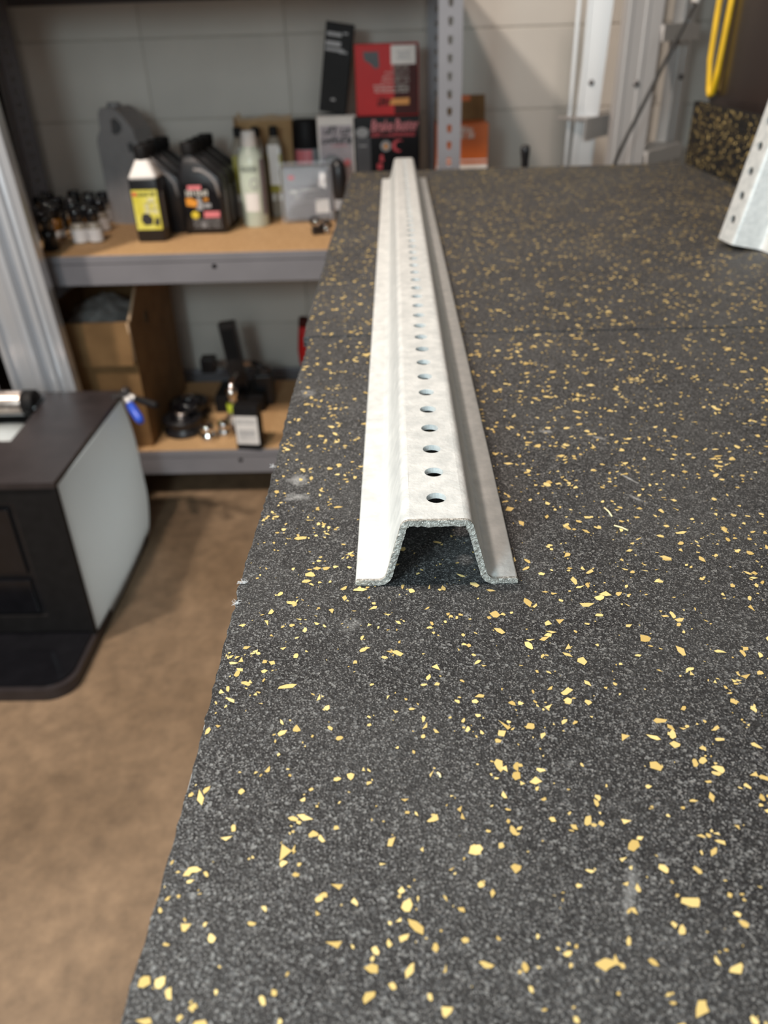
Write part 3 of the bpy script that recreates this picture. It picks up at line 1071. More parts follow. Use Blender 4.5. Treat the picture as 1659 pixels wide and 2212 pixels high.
# clear clamshell pack
t = thing('clamshell_pack', 'clear plastic clamshell pack with grey card insert at the shelf front', 'packaging', (-0.232, 2.225, ZD), math.radians(6))
rx = math.radians(-7)
Mt = Matrix.Rotation(rx, 4, 'X')
G().bbox(-0.060, 0.060, -0.0015, 0.0015, 0.010, 0.140, b=0.0008).tf(Mt).build('card_insert', GCARD, t)
ci = [o for o in t.children][0]
for nm, m_, pl in (('logo', REDI, [ell(-0.040, 0.112, 0.009, 0.006)]),
                   ('lettering', PALEI, rows(-0.046, -0.020, [0.072], 0.011, 12, 0, 0.1) + rows(-0.016, 0.030, [0.078], 0.006, 14, 0, 0.15) + rows(-0.044, -0.02, [0.060], 0.005, 15)),
                   ('line_print', GREYI, [rect(-0.046, 0.04, 0.099, 0.101), rect(-0.016, -0.014, 0.056, 0.076), rect(-0.010, -0.008, 0.056, 0.076), rect(-0.046, 0.03, 0.050, 0.053)]),
                   ('barcode_panel', WHITE, [rect(0.020, 0.056, 0.022, 0.056)]),
                   ('picture', TARNISH, [[(0.030, 0.090), (0.050, 0.082), (0.052, 0.120), (0.036, 0.122)]])):
    o = patch(nm, ci, m_, pl, -0.0016, 0.0004)
    o.data.transform(Mt)
g = G().bbox(-0.068, 0.068, -0.020, -0.0035, 0.004, 0.142, b=0.006, seg=3).tf(Mt)
g.build('front_blister', CLEAR, t, 'clear blister')
G().bbox(-0.072, 0.072, 0.0030, 0.0042, 0.001, 0.150, b=0.0004).tf(Mt).build('back_sheet', CLEAR, t)

# small dark metal fitting in front of the pack
t = thing('metal_fitting', 'small black metal fitting with bright rings beside the clamshell pack', 'hardware', (-0.190, 2.075, ZD), math.radians(20))
G().bbox(-0.022, 0.022, -0.010, 0.010, 0, 0.018, b=0.003).build('block', IRON, t)
G().lathe([(0.011, -0.012), (0.012, -0.010), (0.012, 0.012), (0.010, 0.014)], 18, (-0.014, -0.004, 0.032), 'y').build('boss', IRON, t)
G().lathe([(0.005, 0), (0.0085, 0.0005), (0.008, 0.003), (0.005, 0.0035)], 16, (-0.014, -0.0195, 0.032), 'y', False).build('ring', CHROME, t)
G().lathe([(0.004, 0), (0.0072, 0.0005), (0.007, 0.003), (0.004, 0.0035)], 16, (0.014, -0.0135, 0.010), 'y', False).build('ring', CHROME, t)
G().tube([(0.0, 0, 0.018), (0.010, 0.0, 0.026), (0.022, 0.0, 0.026), (0.030, 0, 0.014)], 0.005, 8).build('lever', IRON, t)

# black hand tool standing by the white box
t = thing('hand_torch', 'black rounded hand tool with pale band standing beside the clamshell pack', 'tool', (-0.142, 2.150, ZD))
G().lathe([(0.0001, 0), (0.013, 0), (0.015, 0.004), (0.014, 0.045)], 20, closed=False).build('foot', BLACKP, t)
G().lathe([(0.0142, 0.045), (0.0142, 0.070)], 20, closed=False).build('band', GREYI, t)
G().lathe([(0.014, 0.070), (0.017, 0.090), (0.019, 0.125), (0.017, 0.150), (0.010, 0.162), (0.0001, 0.164)], 20, closed=False).build('head', BLACKP, t)

# boxes at the right end of the upper deck
t = thing('white_product_box', 'white printed box with grey picture standing below the slim black box', 'box', (-0.1520, 2.315, ZD))
t.scale = (1.155, 1, 0.93)
G().bbox(-0.041, 0.041, -0.045, 0.045, 0, 0.265, b=0.0012).build('carton', WHITE, t)
bx = t.children[0]
yy = -0.045
patch('frame_print', bx, mat('mauve_paper', (0.42, 0.37, 0.40), 0.5), [rect(-0.036, 0.037, 0.02, 0.246)], yy)
patch('lettering', bx, DARKI, rows(-0.034, 0.034, [0.224, 0.200], 0.019, 31, 0.004, 0.05), yy - 0.0005)
patch('red_print', bx, PINKI, rows(-0.01, 0.026, [0.192], 0.006, 33) + [ell(0.024, 0.150, 0.008, 0.010)], yy - 0.0005)
patch('picture', bx, GUNM, [ell(-0.010, 0.156, 0.019, 0.016), [(0.0, 0.146), (0.018, 0.140), (0.022, 0.108), (0.012, 0.06), (-0.012, 0.07), (-0.016, 0.12)]], yy - 0.0005)
patch('picture_highlight', bx, GREYI, [ell(-0.010, 0.158, 0.009, 0.006)], yy - 0.001)
G().bbox(-0.041, 0.047, -0.047, 0.040, 0.2653, 0.2705, b=0.0015).build('top_glint', WHITE, t)  # white slab standing in for the bright reflection along the box top

t = thing('black_product_box', 'black box with large red lettering under the red box', 'box', (-0.0185, 2.315, ZD))
t.scale = (1.15, 1, 0.93)
G().bbox(-0.074, 0.074, -0.045, 0.045, 0, 0.2652, b=0.0012).build('carton', BLACKG, t)
bx = t.children[0]
patch('side_print', bx, mat('charcoal_print', (0.055, 0.05, 0.055), 0.5), [rect(-0.072, -0.038, 0.0, 0.215)], yy)
patch('disc_print', bx, GREYI, [ell(-0.056, 0.226, 0.015, 0.013), rect(-0.064, -0.046, 0.19, 0.194)], yy - 0.0004)
text_mesh('lettering', 'Brake', 0.040, bx, PINKI, (-0.036, 0.229), yy - 0.0008, 0.25, 0.050)
text_mesh('lettering', 'Buster', 0.040, bx, PINKI, (0.018, 0.230), yy - 0.0008, 0.25, 0.054)
patch('underline', bx, REDI, rows(-0.036, 0.064, [0.214], 0.010, 41, 0.002, 0.05), yy - 0.0004)
patch('ring_print', bx, GREYI, [ell(-0.003, 0.190, 0.012, 0.014)], yy)
patch('ring_centre', bx, ORANGEI, [ell(-0.003, 0.189, 0.005, 0.007)], yy - 0.0005)
n = 14
crescent = [(0.026 + 0.015 * math.cos(math.radians(60 + 220 * i / n)), 0.190 + 0.016 * math.sin(math.radians(60 + 220 * i / n))) for i in range(n + 1)] + \
           [(0.030 + 0.011 * math.cos(math.radians(280 - 220 * i / n)), 0.190 + 0.012 * math.sin(math.radians(280 - 220 * i / n))) for i in range(n + 1)]
patch('crescent_print', bx, REDI, [crescent, [(-0.018, 0.15), (-0.008, 0.15), (-0.010, 0.168), (-0.016, 0.168)], rect(-0.024, -0.012, 0.13, 0.145)], yy)

t = thing('red_product_box', 'red box with white price sticker stacked on the black box', 'box', (-0.014, 2.318, ZD + 0.2477), math.radians(-2))
t.scale = (1.12, 1, 1.12)
G().bbox(-0.071, 0.071, -0.044, 0.044, 0, 0.143, b=0.0015).build('carton', REDB, t)
bx = t.children[0]
yy = -0.044
patch('dark_print', bx, DRED, [rect(0.016, 0.070, 0.002, 0.141)], yy, 0.0004)
patch('sticker', bx, WHITE, [rect(0.010, 0.065, 0.102, 0.139)], yy - 0.0004, 0.0004, 'white price sticker')
patch('sticker_print', bx, GREYI, rows(0.024, 0.054, [0.112, 0.118, 0.124], 0.005, 50), yy - 0.0008, 0.0004)
patch('picture', bx, DARKI, [[(-0.052, 0.128), (-0.018, 0.128), (-0.016, 0.098), (-0.026, 0.094), (-0.036, 0.104), (-0.050, 0.112)]], yy, 0.0004)
patch('lettering', bx, PALEI, rows(0.012, 0.050, [0.094], 0.004, 51) + rows(-0.006, 0.050, [0.085], 0.0035, 52) + rows(-0.010, 0.050, [0.076], 0.0035, 55) +
      rows(-0.012, 0.050, [0.068], 0.0035, 53) + rows(-0.030, 0.050, [0.047, 0.053, 0.059], 0.0042, 54), yy - 0.0004, 0.0004)
patch('price_flash', bx, ORANGEI, [[(0.004, 0.022), (0.050, 0.022), (0.050, 0.036), (0.010, 0.034)]], yy - 0.0008, 0.0004)
patch('logo', bx, DRED, rows(-0.024, 0.004, [0.020], 0.018, 57, 0.004, 0.02), yy, 0.0004)
G().bbox(-0.0712, -0.0706, -0.02, 0.02, 0.06, 0.13, b=0.0002).build('side_print', DARKI, t)

t = thing('slim_black_box', 'slim black box leaning on end above the white box', 'box', (-0.158, 2.312, ZD + 0.2477), 0, rot=(0, math.radians(9), 0))
t.scale = (1.1, 1, 1.07)
g = G().bbox(-0.031, 0.031, -0.040, 0.040, 0, 0.186, b=0.0012)
zm = min((Matrix.Rotation(math.radians(9), 4, 'Y') @ Vector(v)).z for v in g.v)
g.build('carton', BLACKM, t)
t.location.z -= zm * 1.1 - 0.0052
bx = t.children[0]
patch('label', bx, GREYI, [rect(-0.027, 0.006, 0.158, 0.166), rect(-0.028, 0.006, 0.138, 0.148), rect(-0.028, 0.014, 0.128, 0.134)], -0.040, 0.0004)
for rc in (rect(0.004, 0.022, 0.126, 0.130), rect(0.010, 0.020, 0.164, 0.168), rect(-0.006, 0.004, 0.026, 0.031)):
    patch('edge_print', bx, GREYI, [rc], -0.0404, 0.0004)

# ------------------------------------------------------------------ lower deck
t = thing('cardboard_box', 'open tall brown cardboard box on the lower deck holding grey film', 'box', (-0.800, 2.13, ZL))
hw, hd, hh = 0.130, 0.200, 0.345
th = 0.005
G().box(-hw, hw, -hd, hd, 0, th).build('base_panel', CARD, t)
G().box(-hw, hw, -hd, -hd + th, th, hh).build('front_panel', CARD, t)
G().box(-hw, hw, hd - th, hd, th, hh + 0.09).build('back_panel', CARD, t)
G().prism([(-hd + th, th), (hd - th, th), (hd - th, hh + 0.09), (-hd + th + 0.13, hh + 0.085), (-hd + th, hh)], [], hw - th, hw, lambda u, v, q: (q, u, v)).build('side_panel', CARD, t)
G().box(-hw, -hw + th, -hd + th, hd - th, th, hh).build('side_panel', CARD, t)
fl = G().prism([(-hw + 0.004, -0.108), (hw - 0.004, -0.108), (hw - 0.001, 0.0), (-hw + 0.001, 0.0)], [], 0, 0.004, lambda u, v, q: (u, -hd - 0.001 - q + v * 0.10, hh + v)).build('flap', CARD, t, 'folded-down front flap')
G().tube([(hw - 0.004, -hd - 0.0055, hh), (hw - 0.003, -hd - 0.0035, hh - 0.10)], 0.003, 6).build('flap_edge', CARDL, fl)
o = G().tube([(hw - 0.0025, -hd + th, hh), (hw - 0.0025, -hd + th + 0.13, hh + 0.085)], 0.004, 6).build('top_edge', CARDL, t)
G().lathe([(0.0001, 0), (0.018, 0), (0.018, 0.0006), (0.0001, 0.0006)], 16, (hw, 0.0 - 0.06, hh - 0.03), 'x', False).build('grip_mark', mat('dark_card', (0.07, 0.045, 0.02), 0.8), t)
R = random.Random(11)
sack = tag(bpy.data.objects.new('plastic_film_bundle', None), 'crumpled grey plastic film stuffed in the cardboard box', 'plastic film')
bm = bmesh.new()
bmesh.ops.create_icosphere(bm, subdivisions=5, radius=1)
from mathutils import noise
for v in bm.verts:
    d = 1 + 0.12 * noise.noise(v.co * 3.1) + 0.10 * noise.noise(v.co * 8.0) + 0.06 * noise.noise(v.co * 17)
    v.co = Vector((max(-1, min(1, v.co.x * 1.08)) * 0.118 * d ** 0.3, max(-1, min(1, v.co.y * 1.08)) * 0.182 * d ** 0.3, v.co.z * 0.172 * d ** 0.6))
me = bpy.data.meshes.new('plastic_film_bundle')
bm.to_mesh(me)
bm.free()
me.materials.append(BAG)
me.polygons.foreach_set('use_smooth', [True] * len(me.polygons))
bpy.data.objects.remove(sack)
sack = bpy.data.objects.new('plastic_film_bundle', me)
COL.objects.link(sack)
sack.location = (-0.800, 2.13, ZL + th + 0.178)
tag(sack, 'crumpled grey plastic film filling the top of the cardboard box', 'plastic film')
# black pulleys
pul = [(0.0001, 0), (0.050, 0), (0.054, 0.003), (0.054, 0.012), (0.046, 0.020), (0.046, 0.030), (0.054, 0.038), (0.054, 0.046), (0.050, 0.048), (0.036, 0.047), (0.034, 0.040), (0.020, 0.040), (0.018, 0.056), (0.010, 0.057), (0.010, 0.045), (0.0001, 0.045)]
t = thing('pulley', 'black grooved pulley lying at the front of the lower deck', 'pulley', (-0.606, 2.020, ZL), group='black pulleys')
G().lathe(pul, 36, closed=False).build('wheel', BLACKP, t)
G().lathe([(0.017, 0.056), (0.017, 0.060), (0.010, 0.060)], 20, closed=False).build('hub_ring', TARNISH, t)
t2 = copy_tree(t)
t2.location = (-0.612, 2.130, ZL)
tag(t2, 'black grooved pulley lying behind the front pulley, beside the cardboard box', 'pulley', 'black pulleys')
t = thing('rubber_boot_ring', 'small black ridged ring stacked on the front pulley', 'ring', (-0.590, 2.045, ZL + 0.0602), group=None)
G().lathe([(0.018, 0), (0.034, 0), (0.036, 0.004), (0.030, 0.010), (0.035, 0.016), (0.030, 0.022), (0.022, 0.024), (0.018, 0.020), (0.018, 0)], 28, closed=False).build('ring_body', BLACKG, t)

# chrome fittings
CF = [(-0.526, 1.965, 'left chrome coupling at the front of the lower deck', 1.0), (-0.484, 1.985, 'right chrome coupling beside the lime cap fitting', 0.9)]
for k, (x, y, lab, sc) in enumerate(CF):
    t = thing('coupling', lab, 'fitting', (x, y, ZL), group='chrome couplings')
    G().lathe([(0.0001, 0), (0.021 * sc, 0), (0.022 * sc, 0.003), (0.022 * sc, 0.018), (0.017, 0.022), (0.017, 0.030), (0.020 * sc, 0.033), (0.020 * sc, 0.043), (0.013, 0.046), (0.012, 0.040), (0.0001, 0.040)], 28, closed=False).build('collar', CHROME, t)
    G().lathe([(0.0235 * sc, 0.006), (0.0240 * sc, 0.008), (0.0240 * sc, 0.013), (0.0235 * sc, 0.015)], 6, closed=False, smooth=False).build('nut', CHROME, t)
t = thing('valve_fitting', 'upright metal valve fitting with lime green band on the lower deck', 'fitting', (-0.462, 2.035, ZL))
G().lathe([(0.0001, 0), (0.026, 0), (0.027, 0.004), (0.026, 0.035), (0.016, 0.042), (0.013, 0.055)], 26, closed=False).build('body', TARNISH, t)
G().lathe([(0.0165, 0.052), (0.0175, 0.054), (0.0175, 0.076), (0.0165, 0.078)], 22, closed=False).build('band', LIME, t)
G().lathe([(0.012, 0.074), (0.012, 0.100), (0.016, 0.103), (0.016, 0.116), (0.008, 0.122), (0.0001, 0.122)], 22, closed=False).build('spout', CHROME, t)
G().tube([(0.0, 0.0, 0.112), (-0.004, 0.03, 0.128), (0.006, 0.06, 0.138)], 0.007, 10).build('outlet', CHROME, t)

# upright arm assembly
t = thing('arm_assembly', 'dark upright arm with cross pivot standing on the lower deck', 'bracket', (-0.455, 2.200, ZL))
G().bbox(-0.085, 0.060, -0.055, 0.075, 0, 0.050, b=0.004).build('base', BLACKM, t)
Mr = Matrix.Translation((-0.012, 0.01, 0.045)) @ Matrix.Rotation(math.radians(-6), 4, 'Y')
arm = G().bbox(-0.024, 0.024, -0.016, 0.016, 0, 0.208, b=0.003).tf(Mr).build('arm', IRON, t)
G().bbox(-0.017, 0.017, -0.0175, -0.0155, 0.10, 0.19, b=0.0006).tf(Mr).build('arm_plate', BLACKM, arm)
G().lathe([(0.010, -0.075), (0.010, 0.055)], 16, (-0.030, 0.01, 0.128), 'x').build('pivot', TARNISH, t)
G().bbox(-0.122, -0.080, -0.012, 0.032, 0.105, 0.150, b=0.004).build('pivot_block', IRON, t)
G().tube([(0.024, 0.01, 0.130), (0.045, 0.0, 0.126), (0.062, -0.01, 0.112)], 0.008, 10).build('pivot_lever', IRON, t)
G().bbox(0.028, 0.082, -0.010, 0.050, 0.0, 0.098, b=0.008, seg=3).build('motor_housing', BLACKP, t)
G().lathe([(0.022, 0.098), (0.023, 0.100), (0.020, 0.110), (0.0001, 0.111)], 20, (0.055, 0.02, 0), closed=False).build('motor_cap', GUNM, t)

t = thing('boxed_part', 'black box with white label at the front edge of the lower deck', 'box', (-0.398, 1.940, ZL), math.radians(-6))
Mx = Matrix.Rotation(math.radians(6), 4, 'X')
G().bbox(-0.033, 0.033, -0.045, -0.005, 0.0, 0.125, b=0.0015).build('carton', BLACKM, t)
patch('label', t, WHITE, [rect(-0.030, 0.030, 0.018, 0.098)], -0.045, 0.0005, 'white printed label')
patch('label_print', t, GREYI, rows(-0.026, 0.026, [0.084, 0.076], 0.005, 61) + [rect(-0.022 + i * 0.004, -0.020 + i * 0.004, 0.040, 0.060) for i in range(11)] + rows(-0.022, 0.022, [0.030], 0.005, 62), -0.0456, 0.0004)

t = thing('screwdriver', 'red-handled tool standing on the lower deck beside the bench edge', 'tool', (-0.288, 2.32, ZL))
G().bbox(-0.03, 0.03, -0.03, 0.03, 0, 0.02, b=0.003).build('stand', IRON, t)
G().tube([(0, 0, 0.02), (0, 0, 0.075)], 0.008, 12).build('shank', GUNM, t)
G().tube([(0, 0, 0.072), (0, 0, 0.085), (0.0, 0, 0.12), (0.003, 0, 0.16), (0.006, 0, 0.195), (0.006, 0, 0.205)], [0.010, 0.016, 0.018, 0.017, 0.016, 0.009], 14).build('grip', REDB, t)
G().tube([(0.006, 0, 0.20), (0.007, 0, 0.225)], [0.016, 0.014], 14).build('pommel', DRED, t)

# ------------------------------------------------------------------ behind the bench
# orange carton stands on a plain stool behind the bench
st = thing('wooden_stool', 'wooden stool behind the bench under the orange carton', 'stool', (0.215, 2.28, FLOOR))
zs = -0.112 - FLOOR
G().bbox(-0.065, 0.16, -0.12, 0.12, zs - 0.025, zs, b=0.003).build('seat', PLY, st)
for x in (-0.045, 0.14):
    for y in (-0.10, 0.10):
        G().bbox(x - 0.014, x + 0.014, y - 0.014, y + 0.014, 0, zs - 0.025, b=0.002).build('leg', PLY, st)
t = thing('orange_carton', 'orange carton with raised flap behind the shelf upright', 'box', (0.205, 2.255, -0.112))
G().bbox(-0.098, 0.033, -0.050, 0.050, 0, 0.132, b=0.0012).build('carton', ORANGEB, t)
bx = t.children[0]
patch('white_band', bx, WHITE, [rect(-0.097, 0.032, 0.0, 0.038)], -0.05, 0.0005)
patch('lettering', bx, WHITE, rows(-0.044, -0.004, [0.112, 0.098], 0.014, 70, 0.002, 0.05), -0.05, 0.0005)
patch('white_line', bx, WHITE, [rect(-0.097, 0.032, 0.046, 0.049)], -0.05, 0.0005)
fl = G().prism([(-0.096, 0.132), (0.033, 0.132), (0.031, 0.190), (-0.094, 0.190)], [], 0.046, 0.049, lambda u, v, q: (u, q, v)).build('flap', CARD, t, 'raised brown flap')
patch('flap_print', fl, ORANGEB, [rect(-0.043, -0.006, 0.176, 0.1895)], 0.046, 0.0005)

# long-handled bar leaning against the far edge of the bench
t = thing('pry_bar', 'black rubber handle of a bar poking up behind the bench', 'tool')
p0, p1 = Vector((0.305, 1.86, FLOOR + 0.006)), Vector((0.262, 1.735, 0.022))
d = (p1 - p0).normalized()
G().tube([p0, p1 - d * 0.10], 0.006, 10).build('shaft', IRON, t)
G().tube([p1 - d * 0.11, p1 - d * 0.10, p1 - d * 0.03, p1 - d * 0.012, p1 - d * 0.003, p1], [0.007, 0.0085, 0.0075, 0.0095, 0.009, 0.004], 14).build('grip', BLACKP, t)

# dark glossy panel standing behind the upstand
t = thing('dark_panel', 'tall dark brown glossy panel standing behind the rubber upstand', 'panel', (0.575, 0.6, -0.0088))
G().bbox(0, 0.008, -0.55, 1.03, 0, 1.05, b=0.001).build('sheet', SMOKE, t)
G().bbox(0.008, 0.030, 0.99, 1.03, 0, 1.05, b=0.001).build('stiffener', SMOKE, t)
g = G()
for a, b_ in (((0.80, 0.190), (0.73, 0.176)), ((0.73, 0.176), (0.70, 0.160)), ((0.55, 0.150), (0.545, 0.138))):
    g.tube([(-0.0003, a[0], a[1]), (-0.0003, b_[0], b_[1])], 0.0012, 6)
g.build('scratch', GREYI, t)

# yellow cable hung over the panel
g = G()
pts = []
for i in range(41):
    q = i / 40
    if q < 0.5:
        s_ = q * 2
        pts.append((0.5615 + 0.004 * math.sin(s_ * 5), 1.615 + 0.006 * math.sin(s_ * 3), 1.05 - 0.932 * s_))
    else:
        s_ = (q - 0.5) * 2
        a = math.pi * min(1, s_ / 0.12)
        if s_ < 0.12:
            pts.append((0.5625, 1.6025 + 0.0125 * math.cos(a), 0.118 - 0.008 * math.sin(a)))
        else:
            u = (s_ - 0.12) / 0.88
            pts.append((0.5630 + 0.003 * math.sin(u * 4), 1.590 - 0.045 * u ** 0.8, 0.118 + 0.932 * u))
tp = [(0.565, 1.60, 1.062), (0.583, 1.59, 1.066)]
yc = tag(g.tube(pts, 0.0052, 10).build('yellow_cable', YCORD), 'yellow cable hanging in a loop before the dark panel', 'cable')
yc.location.x += 0.004

# aluminium step ladder, folded, beside the wall
lad = thing('step_ladder', 'folded aluminium step ladder standing by the wall behind the bench', 'ladder', (0.6, 2.3, FLOOR))


def rail(x, y, ang, wd, dp, z1, lean=0.0):
    """channel-section stile; web faces -y before rotation"""
    th = 0.003
    out = [(-wd / 2, 0), (wd / 2, 0), (wd / 2, dp), (wd / 2 - th, dp), (wd / 2 - th, th), (wd * 0.2, th), (-wd * 0.2, th), (-wd / 2 + th, th), (-wd / 2 + th, dp), (-wd / 2, dp)]
    g = G().prism(out, [], 0, z1, lambda u, v, q: (u + lean * q, v, q))
    for k in (-0.22, 0.22):
        g.bbox(wd * k - 0.005, wd * k + 0.005, -0.0022, 0.001, 0, z1, b=0.001)
    g.v = [(v[0] + 0, v[1], v[2]) for v in g.v]
    o = g.build('stile', ALU, lad)
    o.location = (x - 0.6, y - 2.3, 0)
    o.rotation_euler = (0, 0, ang)
    for zz in (0.97, 0.70, 1.25):
        bl = G().lathe([(0.0001, -0.006), (0.006, -0.006), (0.007, -0.003), (0.007, 0.0)], 12, (0.0 + lean * zz, 0, zz), 'y', False).build('rivet', GUNM, o)
    return o


ZS = -FLOOR
rail(0.570, 2.16, math.radians(4), 0.088, 0.030, 1.65, 0.012)
rail(0.745, 2.36, math.radians(50), 0.075, 0.028, 1.65, 0.012)
rail(0.462, 2.26, math.radians(-12), 0.056, 0.026, 1.62, 0.035)
rail(0.650, 2.47, math.radians(40), 0.060, 0.026, 1.62, 0.035)
a0, a1 = Vector((0.60, 2.185)), Vector((0.735, 2.345))
for zz in (-0.59, -0.32, -0.055, 0.215, 0.48):
    d = (a1 - a0).normalized()
    n_ = Vector((-d.y, d.x))
    g = G()
    L_ = (a1 - a0).length
    prof = [(-0.042, -0.030), (-0.038, -0.030), (-0.034, -0.004), (0.034, -0.004), (0.038, -0.020), (0.042, -0.020), (0.038, 0.004), (-0.042, 0.004)]
    for k in (-0.028, -0.014, 0.0, 0.014, 0.028):
        g.bbox(0, L_, k - 0.002, k + 0.002, 0.003, 0.0058, b=0.0006)
    g.prism(prof, [], 0, L_, lambda u, v, q: (q, u, v))
    M = Matrix.Translation((a0.x - 0.6, a0.y - 2.3, zz - FLOOR)) @ Matrix.Rotation(math.atan2(d.y, d.x), 4, 'Z')
    g.tf(M).build('tread', ALU, lad)
b0, b1 = Vector((0.445, 2.226)), Vector((0.640, 2.455))
for zz in (-0.50, 0.022, 0.56):
    d = (b1 - b0).normalized()
    L_ = (b1 - b0).length
    g = G().bbox(0, L_, -0.042, 0.042, -0.003, 0.003, b=0.001).bbox(0, L_, -0.045, -0.040, -0.048, 0.003, b=0.001)
    M = Matrix.Translation((b0.x - 0.6, b0.y - 2.3, zz - FLOOR)) @ Matrix.Rotation(math.atan2(d.y, d.x), 4, 'Z')
    g.tf(M).build('rear_bar', ALU, lad)
G().bbox(-0.14, 0.19, -0.16, 0.20, 1.645, 1.675, b=0.006).build('top_cap', ALU, lad)
for (x, y) in ((0.570, 2.175), (0.745, 2.36), (0.462, 2.27), (0.650, 2.47)):
    G().bbox(x - 0.6 - 0.040, x - 0.6 + 0.040, y - 2.3 - 0.020, y - 2.3 + 0.026, -0.0, 0.030, b=0.004).build('foot', BLACKM, lad)

# black cord running down in front of the ladder
pts = [(0.72, 2.06, 0.80), (0.692, 2.05, 0.48), (0.660, 2.03, 0.285), (0.645, 2.02, 0.245), (0.605, 2.02, 0.155), (0.565, 2.02, 0.062), (0.535, 2.03, -0.015), (0.522, 2.04, -0.060), (0.50, 2.05, -0.14), (0.46, 2.05, -0.4), (0.45, 2.04, -0.70), (0.44, 2.0, FLOOR + 0.006), (0.36, 1.96, FLOOR + 0.005)]
t = thing('hanging_cord', 'thin black cord with white clip slanting down before the ladder', 'cord')
# smooth the path
def smooth(pts, k=6):
    P = [Vector(p) for p in pts]
    P = [P[0]] + P + [P[-1]]
    out = []
    for i in range(1, len(P) - 2):
        for j in range(k):
            q = j / k
            a, b, c, d = P[i - 1], P[i], P[i + 1], P[i + 2]
            out.append(0.5 * ((2 * b) + (c - a) * q + (2 * a - 5 * b + 4 * c - d) * q * q + (3 * b - a - 3 * c + d) * q ** 3))
    out.append(P[-2])
    return out
G().tube(smooth(pts), 0.0042, 8).build('cord', BCORD, t)
G().tube([(0.668, 2.034, 0.300), (0.660, 2.030, 0.285), (0.649, 2.022, 0.256)], [0.007, 0.011, 0.009], 12).build('clip', WHITE, t)

# ------------------------------------------------------------------ left: aluminium extrusion and black case
ext = thing('aluminium_extrusion', 'tall ribbed aluminium extrusion standing behind the black case', 'extrusion', (-0.852, 1.800, FLOOR), 0)
prof = [(-0.076, 0.0), (-0.076, -0.020), (-0.064, -0.020), (-0.062, -0.006), (-0.050, -0.004), (-0.030, -0.004), (-0.028, -0.007), (-0.024, -0.007), (-0.022, -0.004),
        (-0.012, -0.004), (-0.008, -0.006), (-0.006, -0.030), (0.000, -0.036), (0.008, -0.034), (0.012, -0.026), (0.013, -0.006), (0.025, -0.006), (0.027, -0.028), (0.032, -0.036), (0.042, -0.034), (0.046, -0.022),
        (0.052, -0.020), (0.054, -0.024), (0.058, -0.024), (0.060, -0.020), (0.076, -0.020), (0.076, 0.0), (0.070, 0.030), (-0.070, 0.030)]
g = G().prism(prof, [], 0, 1.35, lambda u, v, q: (u - 0.045 * (q - 0.3), v, q))
g.build('profile', ALUX, ext)
G().box(-0.065, 0.082, 0.002, 0.028, -0.0, 0.004).build('end_cap', BLACKM, ext)

case = thing('black_case', 'black case with white side panel and stepped base on the floor', 'case', (-0.648, 1.29, FLOOR))
hz = 0.392
# local: x to the left is negative, y from front 0 to rear 0.43
G().bbox(-0.440, -0.004, 0.418, 0.424, 0.030, hz - 0.012, b=0.002).build('back_wall', BLACKP, case)
G().bbox(-0.440, -0.434, 0.008, 0.417, 0.030, hz - 0.012, b=0.002).build('left_wall', BLACKP, case)
G().bbox(-0.433, -0.010, 0.007, 0.012, 0.031, hz - 0.013, b=0.001).build('front_wall', BLACKP, case)
G().box(-0.432, -0.012, 0.0125, 0.0135, 0.032, hz - 0.014).build('lining', WHITE, case)
G().box(-0.432, -0.012, 0.4165, 0.4175, 0.032, hz - 0.014).build('lining', WHITE, case)
G().box(-0.4335, -0.4325, 0.014, 0.416, 0.032, hz - 0.014).build('lining', WHITE, case)
G().box(-0.431, -0.006, 0.014, 0.416, 0.0302, 0.0312).build('lining', WHITE, case)
# added lamp inside the case brightens its white side panel from behind
pl = bpy.data.lights.new('case_fill', 'POINT')
pl.energy = 0.85
pl.color = (0.86, 0.96, 1.0)
pl.shadow_soft_size = 0.03
plo = bpy.data.objects.new('case_fill', pl)
COL.objects.link(plo)
plo.location = (-0.648 - 0.30, 1.29 + 0.22, FLOOR + 0.19)
# front face frame and inset door
fr = G().prism([(-0.440, 0.034), (-0.006, 0.034), (-0.006, hz - 0.014), (-0.440, hz - 0.014)], [[(-0.40, 0.075), (-0.088, 0.075), (-0.088, hz - 0.045), (-0.40, hz - 0.045)]], -0.004, 0.006, lambda u, v, q: (u, q, v)).build('front_frame', BLACKM, case)
G().bbox(-0.385, -0.105, -0.001, 0.006, 0.18, hz - 0.06, b=0.002).build('front_door', BLACKG, case)
G().bbox(-0.385, -0.105, -0.001, 0.006, 0.085, 0.165, b=0.002).build('front_drawer', BLACKG, case)
# lid with an opening
lid = G().prism([(-0.445, -0.008), (0.002, -0.008), (0.004, 0.420), (-0.010, 0.436), (-0.445, 0.436)], [[(-0.43, 0.175), (-0.155, 0.175), (-0.165, 0.385), (-0.185, 0.405), (-0.43, 0.405)]], hz - 0.012, hz, lambda u, v, q: (u, v, q)).build('lid', BROWNBK, case)
G().bbox(-0.425, -0.166, 0.34, 0.40, hz - 0.011, hz + 0.004, b=0.004).build('roller_housing', BLACKG, case)
G().prism([(-0.431, 0.170), (-0.150, 0.170), (-0.150, 0.412), (-0.431, 0.412)], [ell(-0.240, 0.312, 0.068, 0.046, 28)], hz - 0.052, hz - 0.047, lambda u, v, q: (u, v, q)).build('well_floor', BLACKM, case)
G().box(-0.152, -0.148, 0.170, 0.412, hz - 0.047, hz - 0.012).build('well_wall', BLACKM, case)
G().box(-0.431, -0.152, 0.168, 0.172, hz - 0.047, hz - 0.012).build('well_wall', BLACKM, case)
